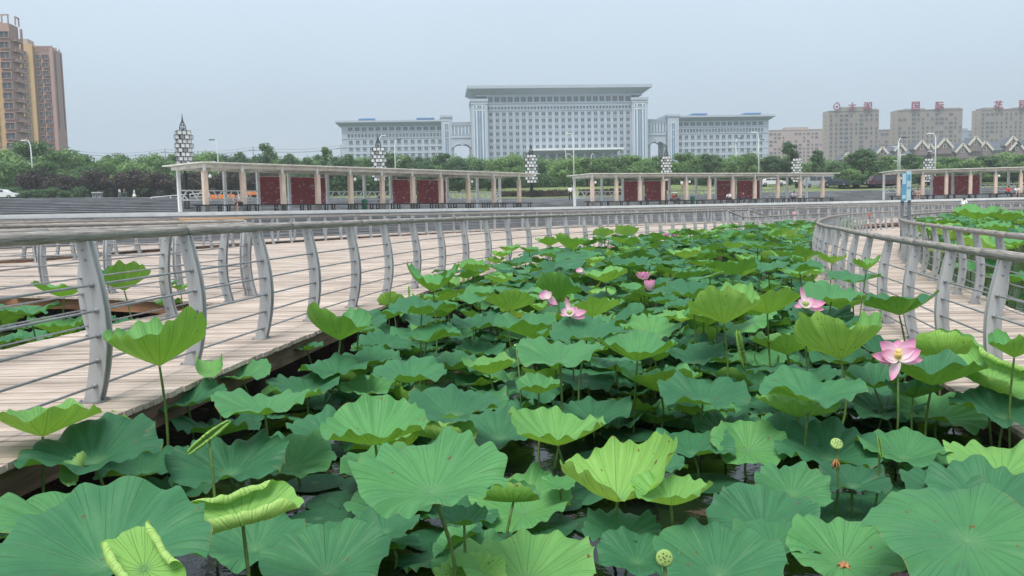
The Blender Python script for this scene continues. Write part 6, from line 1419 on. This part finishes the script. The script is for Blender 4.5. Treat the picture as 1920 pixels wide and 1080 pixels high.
for L in sorted(LEAVES, key=lambda q: q[6]):
    t, u, v, kind, tone, r, y, pp, hd = L
    if t['label'] != 'x': continue
    noun = 'lotus leaf' if kind != 'p' else 'lily pad'; size = 'small ' if r < .235 else ('large ' if r > .33 else '')
    base = f'{tn(tone)} {KN[kind]} {noun}'; ok = False
    cands = sorted(LAND, key=lambda q: math.hypot(q[1] - u, (q[2] - v) * 1.3))[:6]
    def rel(du, dv):
        far = math.hypot(du, dv); h = 'right' if du > 0 else 'left'; w = 'in front' if dv > 0 else 'behind'
        pre = 'just ' if far < 55 else ('' if far < 130 else 'well ')
        if abs(du) > 2.2 * abs(dv): return f'{pre}{h} of'
        if abs(dv) > 2.2 * abs(du): return f'{pre}behind' if dv < 0 else f'{pre}in front of'
        return f'{pre}{"behind and " if dv < 0 else "in front and "}{h} of'
    zone = ('at the bottom edge' if v > 980 else 'in the lower part' if v > 800 else 'in the middle part' if v > 600 else 'far back')
    for q in range(6):
        nm, lu, lv = cands[q]; s0 = f'{base} {rel(u - lu, v - lv)} {nm}'
        for s in (s0, size + s0 if size else s0):
            if s not in seen: ok = True; break
        if ok and len(s.split()) > 16: ok = False
        if ok: break
    if not ok:
        a, b = cands[0][0], cands[1][0]
        for a, b in ((cands[i][0], cands[j][0]) for i in range(6) for j in range(6) if i != j):
            s = f'{KN[kind]} {noun} between {a} and {b}'
            if s not in seen and len(s.split()) < 17: ok = True; break
    seen.add(s); t['label'] = s

# ------------------------------------------------------------------ people
def skin_mesh(verts, edges, radii, mat, sub=1):
    me = bpy.data.meshes.new('body'); me.from_pydata(verts, edges, []); ob = bpy.data.objects.new('tmp_body', me); COL.objects.link(ob)
    md = ob.modifiers.new('Skin', 'SKIN'); md.use_smooth_shade = True
    if not me.skin_vertices: 
        bpy.context.view_layer.objects.active = ob; ob.select_set(True)
    for i, r in enumerate(radii):
        sv = me.skin_vertices[0].data[i]; sv.radius = (r, r) if not isinstance(r, tuple) else r; sv.use_root = (i == 0)
    s = ob.modifiers.new('Sub', 'SUBSURF'); s.levels = s.render_levels = sub
    dg = bpy.context.evaluated_depsgraph_get(); out = bpy.data.meshes.new_from_object(ob.evaluated_get(dg)); bpy.data.objects.remove(ob)
    out.materials.clear(); out.materials.append(mat); return out
def person(u, v, D, lab, pose='walk', shirt=(.7, .7, .7), legs=(.03, .03, .04), rz=0.0, h=1.7, seat=0.47, z=None, hat=None, hair_long=False, grp=None, bare_legs=False, dress=False, lean=.05):
    p = atd(u, v, D); zz0 = p.z if z is None else z; t = thing('person', lab, 'person', (p.x, p.y, zz0), rz, grp); k = h / 1.7
    if pose == 'sit':
        J = {'pel': (0, 0, seat + .08), 'ches': (0, .06 + lean, seat + .36), 'neck': (0, .10 + lean * 1.6, seat + .56), 'head': (0, .14 + lean * 2, seat + .68), 'top': (0, .15 + lean * 2, seat + .80),
             'hipL': (-.10, .02, seat + .06), 'hipR': (.10, .02, seat + .06), 'knL': (-.13, .44, seat + .07), 'knR': (.14, .42, seat + .05), 'anL': (-.12, .42, .09), 'anR': (.16, .34, .09), 'toL': (-.12, .57, .04), 'toR': (.18, .50, .04),
             'shL': (-.19, .08 + lean * 1.5, seat + .50), 'shR': (.19, .08 + lean * 1.5, seat + .50), 'elL': (-.24, .24 + lean, seat + .28), 'elR': (.24, .24 + lean, seat + .28), 'haL': (-.12, .42, seat + .20), 'haR': (.12, .42, seat + .20)}
    else:
        s = {'walk': .16, 'stand': .0}[pose]
        J = {'pel': (0, 0, .93), 'ches': (0, lean * .6, 1.22), 'neck': (0, lean, 1.44), 'head': (0, lean + .02, 1.57), 'top': (0, lean + .02, 1.68), 'hipL': (-.09, 0, .90), 'hipR': (.09, 0, .90), 'knL': (-.10, s * .8, .50), 'knR': (.10, -s * .3, .50), 'anL': (-.10, s * 1.3, .09), 'anR': (.10, -s * 1.5, .12),
             'toL': (-.11, s * 1.3 + .15, .04), 'toR': (.11, -s * 1.5 + .13, .04), 'shL': (-.19, lean * .9, 1.40), 'shR': (.19, lean * .9, 1.40), 'elL': (-.24, lean - s * .5, 1.12), 'elR': (.24, lean + s * .5, 1.12), 'haL': (-.24, lean - s * .3, .88), 'haR': (.23, lean + s * 1.2, .90)}
    J = {a: tuple(c * k for c in b) for a, b in J.items()}; ns = list(J); ix = {n_: i for i, n_ in enumerate(ns)}
    E = [('pel', 'ches'), ('ches', 'neck'), ('neck', 'head'), ('head', 'top'), ('pel', 'hipL'), ('pel', 'hipR'), ('hipL', 'knL'), ('hipR', 'knR'), ('knL', 'anL'), ('knR', 'anR'), ('anL', 'toL'), ('anR', 'toR'), ('neck', 'shL'), ('neck', 'shR'), ('shL', 'elL'), ('shR', 'elR'), ('elL', 'haL'), ('elR', 'haR')]
    Rr = {'pel': .13, 'ches': .135, 'neck': .06, 'head': .095, 'top': .07, 'hipL': .09, 'hipR': .09, 'knL': .06, 'knR': .06, 'anL': .04, 'anR': .04, 'toL': .035, 'toR': .035, 'shL': .06, 'shR': .06, 'elL': .042, 'elR': .042, 'haL': .035, 'haR': .035}
    def mk(names, grow, mat, name, scale=1.0):
        idx = {n_: i for i, n_ in enumerate(names)}; me = skin_mesh([J[n_] for n_ in names], [(idx[a], idx[b]) for a, b in E if a in idx and b in idx], [(Rr[n_] + grow) * k * scale for n_ in names], mat); o = bpy.data.objects.new(name, me); COL.objects.link(o); o.parent = t; return o
    mk(ns, 0, M['skin'], 'body')
    sm = cloth('cloth_%d_%d_%d' % tuple(int(c * 100) for c in shirt), shirt); lm = cloth('cloth_%d_%d_%d' % tuple(int(c * 100) for c in legs), legs)
    mk(['ches', 'pel', 'neck', 'shL', 'shR', 'elL', 'elR'] if False else ['pel', 'ches', 'neck', 'shL', 'shR', 'elL', 'elR'], .018, sm, 'shirt')
    mk(['pel', 'hipL', 'hipR', 'knL', 'knR'] + ([] if bare_legs else ['anL', 'anR']), .022, lm, 'shorts' if bare_legs else 'trousers')
    if dress:
        mb = MB(); mb.tube([(0, 0, 1.05 * k), (0, 0, .8 * k), (0, .02, .45 * k)], [.15 * k, .21 * k, .29 * k], sm, 12, cap=False); mb.build('skirt', t)
    hx, hy, hz = J['head']; mb = MB(); q = [(hx, hy - .012, hz - .05 * k), (hx, hy - .018, hz + .01), (hx, hy - .012, hz + .08 * k), (hx, hy, hz + .128 * k)]
    mb.tube(q, [.07 * k, .105 * k, .095 * k, .03 * k], M['hair'], 10); mb.build('hair', t)
    if hair_long: mb = MB(); mb.tube([(hx, hy - .07, hz), (hx, hy - .09, hz - .25 * k)], [.07 * k, .05 * k], M['hair'], 8); mb.build('ponytail', t)
    if hat:
        mb = MB(); mb.tube([(hx, hy, hz + .06 * k), (hx, hy, hz + .075 * k), (hx, hy, hz + .08 * k), (hx, hy, hz + .16 * k)], [.19 * k, .19 * k, .11 * k, .08 * k], cloth('hat_cloth', hat), 14); mb.build('hat', t)
    return t
gz = lambda u, v, D: ground_z(atd(u, v, D).x, D) + 0.0
for a in [dict(u=225.5, v=373, D=116, lab='person in white top with grey trousers walking at the top of the left steps', shirt=(.72, .72, .74), legs=(.22, .23, .26), rz=1.4, h=1.45), dict(u=234.5, v=373, D=117, lab='person in a dark reddish top walking right behind the one in white', shirt=(.16, .08, .08), legs=(.10, .10, .12), rz=1.2, h=1.5),
          dict(u=252, v=373, D=116, lab='girl in a white dress walking at the top of the left steps', shirt=(.74, .74, .76), legs=(.7, .7, .72), rz=-1.2, h=1.35, dress=True),
          dict(u=1070, v=377, D=97, lab='person in white T-shirt and black trousers walking up the steps between two pavilions', shirt=(.78, .78, .80), legs=(.02, .02, .025), rz=0.1, h=1.74)]:
    person(**a, pose='walk', grp='people walking on the steps')
B1, B2, B3 = [lambda s, P=P: (P[1] + P[2] * s - P[3] * .55) for P in (pv1, pv2, pv3)]
def sitter(pv, u, lab, **kw):
    t_, A, d, nrm, along = pv; s = along(u, -0.45); w = A + d * s - nrm * 0.45; uu, vv = proj((w.x, w.y, ZP))
    person(uu, vv, w.y, lab, pose='sit', z=ZP, rz=math.atan2(d.y, d.x) + kw.pop('turn', PI), seat=.49, grp='people sitting on the pavilion benches', **kw)
sitter(pv1, 450, 'person with grey-pink shirt and dark shorts sitting on a bench in the nearest pavilion', shirt=(.42, .36, .38), legs=(.03, .03, .04), bare_legs=True, turn=PI * .62, lean=.12)
sitter(pv2, 1259, 'person with a pale sun hat and maroon top sitting in the middle pavilion', shirt=(.28, .05, .06), legs=(.04, .04, .05), hat=(.66, .62, .55), turn=-PI * .6)
sitter(pv2, 1271, 'person with brown-green top sitting next to the sun hat wearer', shirt=(.16, .14, .08), legs=(.05, .05, .05), turn=PI * .6, hat=(.2, .18, .12))
sitter(pv2, 1368, 'person in white shirt and black trousers sitting before the red panels', shirt=(.76, .76, .78), legs=(.02, .02, .025), turn=PI * .65)
sitter(pv2, 1388, 'person in dark red shirt sitting alone before the red panels, leaning forward', shirt=(.12, .03, .04), legs=(.03, .03, .04), turn=-PI * .7, lean=.12)
sitter(pv2, 1486, 'person in light top and black trousers sitting toward the middle pavilion right end', shirt=(.5, .5, .58), legs=(.02, .02, .025), turn=PI * .9, lean=.12)
sitter(pv3, 1707, 'person in dark clothes sitting right beside the blue sign', shirt=(.04, .04, .05), legs=(.05, .05, .05), turn=PI * .9)
sitter(pv3, 1719, 'person in a beige pink top and shorts sitting just right of the blue sign', shirt=(.52, .36, .28), legs=(.4, .3, .25), bare_legs=True, turn=PI)
sitter(pv3, 1888, 'person in a bright red top sitting in the rightmost pavilion', shirt=(.6, .05, .05), legs=(.04, .04, .05), turn=PI)
sitter(pv3, 1904, 'person in white sitting beside the one in bright red', shirt=(.76, .76, .78), legs=(.3, .24, .22), turn=PI)
person(1279, 362, 128, 'person in white shirt standing on the lawn, seen through the middle pavilion', pose='stand', shirt=(.74, .72, .68), legs=(.35, .25, .2), z=gz(1279, 362, 128) + .1, rz=.5)
person(1805, 400, 74, 'person with black hair and white shirt leaning at the far right railing', pose='stand', shirt=(.78, .78, .80), legs=(.05, .05, .06), z=0, rz=-1.0, h=1.78, lean=.2)
person(1632, 420, 66, 'child in an orange shirt standing behind the right boardwalk railing', pose='stand', shirt=(.55, .12, .05), legs=(.1, .1, .12), z=ZF, rz=.4, h=1.25)
person(1489, 400, 68, 'small child in pink standing on the far deck', pose='stand', shirt=(.75, .35, .45), legs=(.6, .5, .5), z=0, rz=2, h=1.05)

# ------------------------------------------------------------------ vehicles, sign, bins, banners
def car(u, v, D, lab, col, kind='car', rz=0.0, name='parked_car', z=None, L_=4.4):
    p = atd(u, v, D); zz_ = ground_z(p.x, p.y) if z is None else z; t = thing(name, lab, 'van' if kind == 'van' else 'car', (p.x, p.y, zz_), rz); m = cloth('paint_%d_%d_%d' % tuple(int(c * 100) for c in col), col); m.node_tree.nodes['Principled BSDF'].inputs['Roughness'].default_value = .3
    if kind == 'van': prof = [(-.5, .30), (-.5, .95), (-.475, 1.85), (-.44, 1.92), (.24, 1.92), (.30, 1.86), (.40, 1.15), (.485, .98), (.5, .55), (.49, .30)]; win = [(-.44, -.18), (-.16, .06), (.08, .285)]; wz = (1.12, 1.72)
    else: prof = [(-.5, .35), (-.5, .78), (-.47, .95), (-.36, 1.0), (-.27, 1.38), (-.05, 1.46), (.12, 1.42), (.26, 1.02), (.44, .90), (.5, .70), (.5, .35)]; win = [(-.27, -.08), (-.06, .14)]; wz = (1.02, 1.34)
    P = [(a * L_, b) for a, b in prof]; n = len(P); mb = MB(); w = .86
    vs = []
    for y, kx in ((-w, 0), (w, 0)): vs += [(a, y * (1 - .12 * max(0, (b - .95))), b) for a, b in P]
    mb.add(vs, [tuple(range(n)), tuple(range(2 * n - 1, n - 1, -1))] + [(i, n + i, n + (i + 1) % n, (i + 1) % n) for i in range(n)], m, False); mb.build('body', t)
    for a, b in win:
        for sy in (-1, 1):
            mb = MB(); y = sy * w * (1 - .12 * .25) + sy * .012; mb.box(((a + b) / 2 * L_, y, sum(wz) / 2), ((b - a) * L_, .03, wz[1] - wz[0]), M['glass']); mb.build('side_window', t)
    for sx in (-.31, .31):
        for sy in (-1, 1):
            mb = MB(); mb.tube([(sx * L_, sy * (w - .16), .32), (sx * L_, sy * (w + .03), .32)], .32, M['black'], 16); mb.tube([(sx * L_, sy * (w + .03), .32), (sx * L_, sy * (w + .045), .32)], .18, M['steelgrey'], 12); mb.build('wheel', t)
    for sy in (-.6, .6): mb = MB(); mb.box((.495 * L_, sy, .72), (.06, .3, .14), M['lamp_white']); mb.build('headlight', t)
    return t
car(1531, 355, 140, 'silver grey van parked beyond the steps, right of the middle pavilion', (.33, .35, .38), 'van', PI, 'parked_van', L_=4.9)
car(1563, 356, 139, 'dark green-black saloon car parked right of the silver van', (.03, .045, .05), rz=PI)
car(1651, 355, 138, 'dark maroon van parked left of the rightmost pavilion', (.07, .03, .035), 'van', PI, 'parked_van', L_=4.6)
car(1447, 352, 146, 'white car parked beyond the lawn, seen through the middle pavilion', (.7, .7, .72), rz=0)
car(3, 372, 119, 'white car at the far left edge above the steps', (.72, .73, .75), rz=0.1)
p = atd(1698, 420, 26.5); t = thing('sign_post', 'blue and white two-panel sign on twin grey poles beside the right boardwalk', 'sign', (p.x, p.y, ZF), -.25)
zt, zb_ = atd(1698, 322, 26.5).z - ZF, atd(1698, 377, 26.5).z - ZF
for sx in (-.10, .10): mb = MB(); mb.box((sx, 0.03, (zb_ + .3) / 2), (.09, .06, zb_ + .3), M['steelgrey']); mb.build('pole', t)
mb = MB(); hgt = zt - zb_; zm = (zt + zb_) / 2
mb.box((-.075, -.03, zm - .02), (.13, .05, hgt - .04), M['sign_blue']); mb.box((.06, -.03, zm + .02), (.13, .06, hgt), M['sign_pale'])
mb.box((-.075, -.058, zm + hgt * .25), (.10, .008, hgt * .36), M['sign_pale']); mb.box((-.075, -.058, zm - hgt * .36), (.10, .008, hgt * .12), M['sign_pale'])
mb.box((.06, -.063, zm + hgt * .30), (.09, .008, hgt * .2), M['sign_blue']); mb.box((.06, -.063, zm - hgt * .05), (.09, .008, hgt * .05), M['sign_blue']); mb.build('sign_panel', t)
p = atd(183, 373, 113); t = thing('litter_bin', 'grey-green double litter bin at the top of the left steps', 'litter bin', (p.x, p.y, p.z)); mb = MB()
for sx in (-.32, .32): mb.box((sx, 0, .42), (.55, .5, .7), M['steelgrey']); mb.box((sx, -.26, .55), (.3, .02, .16), M['black'])
mb.box((0, 0, .86), (1.3, .6, .08), M['lamp_white']); mb.box((0, 0, .04), (1.2, .5, .08), M['black']); mb.build('bin_body', t)
for pv, u, lab in ((pv1, 684, 'green litter bin standing inside the nearest pavilion'), (pv2, 1299, 'green litter bin standing inside the middle pavilion')):
    t_, A, d, nrm, along = pv; w = A + d * along(u, 1.2) + nrm * 1.2; t = thing('litter_bin', lab, 'litter bin', (w.x, w.y, ZP)); mb = MB(); mb.tube([(0, 0, 0), (0, 0, .7), (0, 0, .78), (0, 0, .92)], [.2, .26, .28, .12], M['green_bin'], 12); mb.build('bin_body', t)
def banner(u0, u1, v0, v1, D, lab):
    a, b = atd(u0, v1, D), atd(u1, v1, D); z0, z1 = a.z, atd(u0, v0, D).z; L = b.x - a.x; t = thing('banner', lab, 'banner', (a.x, D, z0), 0, 'orange banners on the steps'); mb = MB(); n = 24
    vs = [(L * i / n, .05 * math.sin(i * 1.1), 0) for i in range(n + 1)] + [(L * i / n, .05 * math.sin(i * 1.1), z1 - z0) for i in range(n + 1)]
    mb.add(vs, [(i, i + 1, n + 2 + i, n + 1 + i) for i in range(n)], M['orange']); mb.build('cloth', t); mb = MB(); h = z1 - z0
    for i in range(int(L / (h * .9))):
        x = h * (.6 + i * .9); w = h * .5; y = -.06
        mb.box((x, y, h * .7), (w, .01, h * .07), M['yellow']); mb.box((x, y, h * .45), (w * .8, .01, h * .07), M['yellow']); mb.box((x + w * .1 * (i % 3 - 1), y, h * .5), (h * .07, .01, h * .6), M['yellow'])
        if i % 2: mb.box((x, y, h * .22), (w, .01, h * .07), M['yellow'])
    mb.build('characters', t)
    for x in (0, L): mb = MB(); mb.box((x, .06, h * .3), (.06, .06, h * 1.6), M['white']); mb.build('pole', t)
banner(395, 447, 365, 373, 98, 'orange banner low behind the nearest pavilion, left one of two')
banner(463, 515, 358, 366, 106, 'orange banner with yellow characters behind the nearest pavilion, right one of two')
def ramp_rail(u0, v0, D0, u1, v1, D1, lab):
    a, b = atd(u0, v0, D0), atd(u1, v1, D1); t = thing('handrail', lab, 'handrail', a); mb = MB(); d = b - a; mb.bar((0, 0, 0), d, .08, .08, M['white']); mb.bar((0, 0, -.4), d - Vector((0, 0, .4)), .05, .05, M['white']); mb.build('rail', t)
    n = int(d.length / 2.2)
    mb = MB()
    for i in range(n + 1): q = d * (i / n); mb.box((q.x, q.y, q.z - .5), (.06, .06, 1.0), M['white'])
    mb.build('baluster', t)
ramp_rail(283, 370, 106, 392, 361, 108, 'white sloping handrail on the steps behind the tallest lantern tower')
def pole_line(u0, u1, v, D, lab):
    a, b = atd(u0, v, D), atd(u1, v + (u0 - u1) * .0, D); t = thing('power_line', lab, 'power line', (a.x, D, 6)); n = 4
    for k in range(n + 1):
        x = (b.x - a.x) * k / n; mb = MB(); mb.tube([(x, 0, 0), (x, 0, a.z - 6 + 1)], [.18, .12], M['stone'], 8); mb.box((x, 0, a.z - 6), (2.4, .12, .12), M['stone']); mb.build('pole', t)
    for dy, dz in ((-1, .15), (0, .9), (1, .15)):
        pts = [((b.x - a.x) * i / 40, dy, a.z - 6 + dz - .9 * (1 - (2 * ((i / 10) % 1) - 1) ** 2)) for i in range(41)]; mb = MB(); mb.tube(pts, .025, M['black'], 4); mb.build('wire', t)
pole_line(-20, 640, 293, 230, 'thin power line on poles above the trees at the left')

# ------------------------------------------------------------------ haze: the humid summer air
mb = MB(); mb.box((60, 370, 39.2), (1500, 800, 84), M['paving']); hz = mb.build('haze'); hz['kind'] = 'stuff'
hm = bpy.data.materials.new('haze_air'); hm.use_nodes = True; hn, hl = hm.node_tree.nodes, hm.node_tree.links; hn.clear()
pv_ = hn.new('ShaderNodeVolumePrincipled'); pv_.inputs['Density'].default_value = 0.00045; pv_.inputs['Color'].default_value = (0.86, 0.93, 1.0, 1); pv_.inputs['Anisotropy'].default_value = 0.2
ho = hn.new('ShaderNodeOutputMaterial'); hl.new(pv_.outputs[0], ho.inputs['Volume']); hz.data.materials.clear(); hz.data.materials.append(hm)
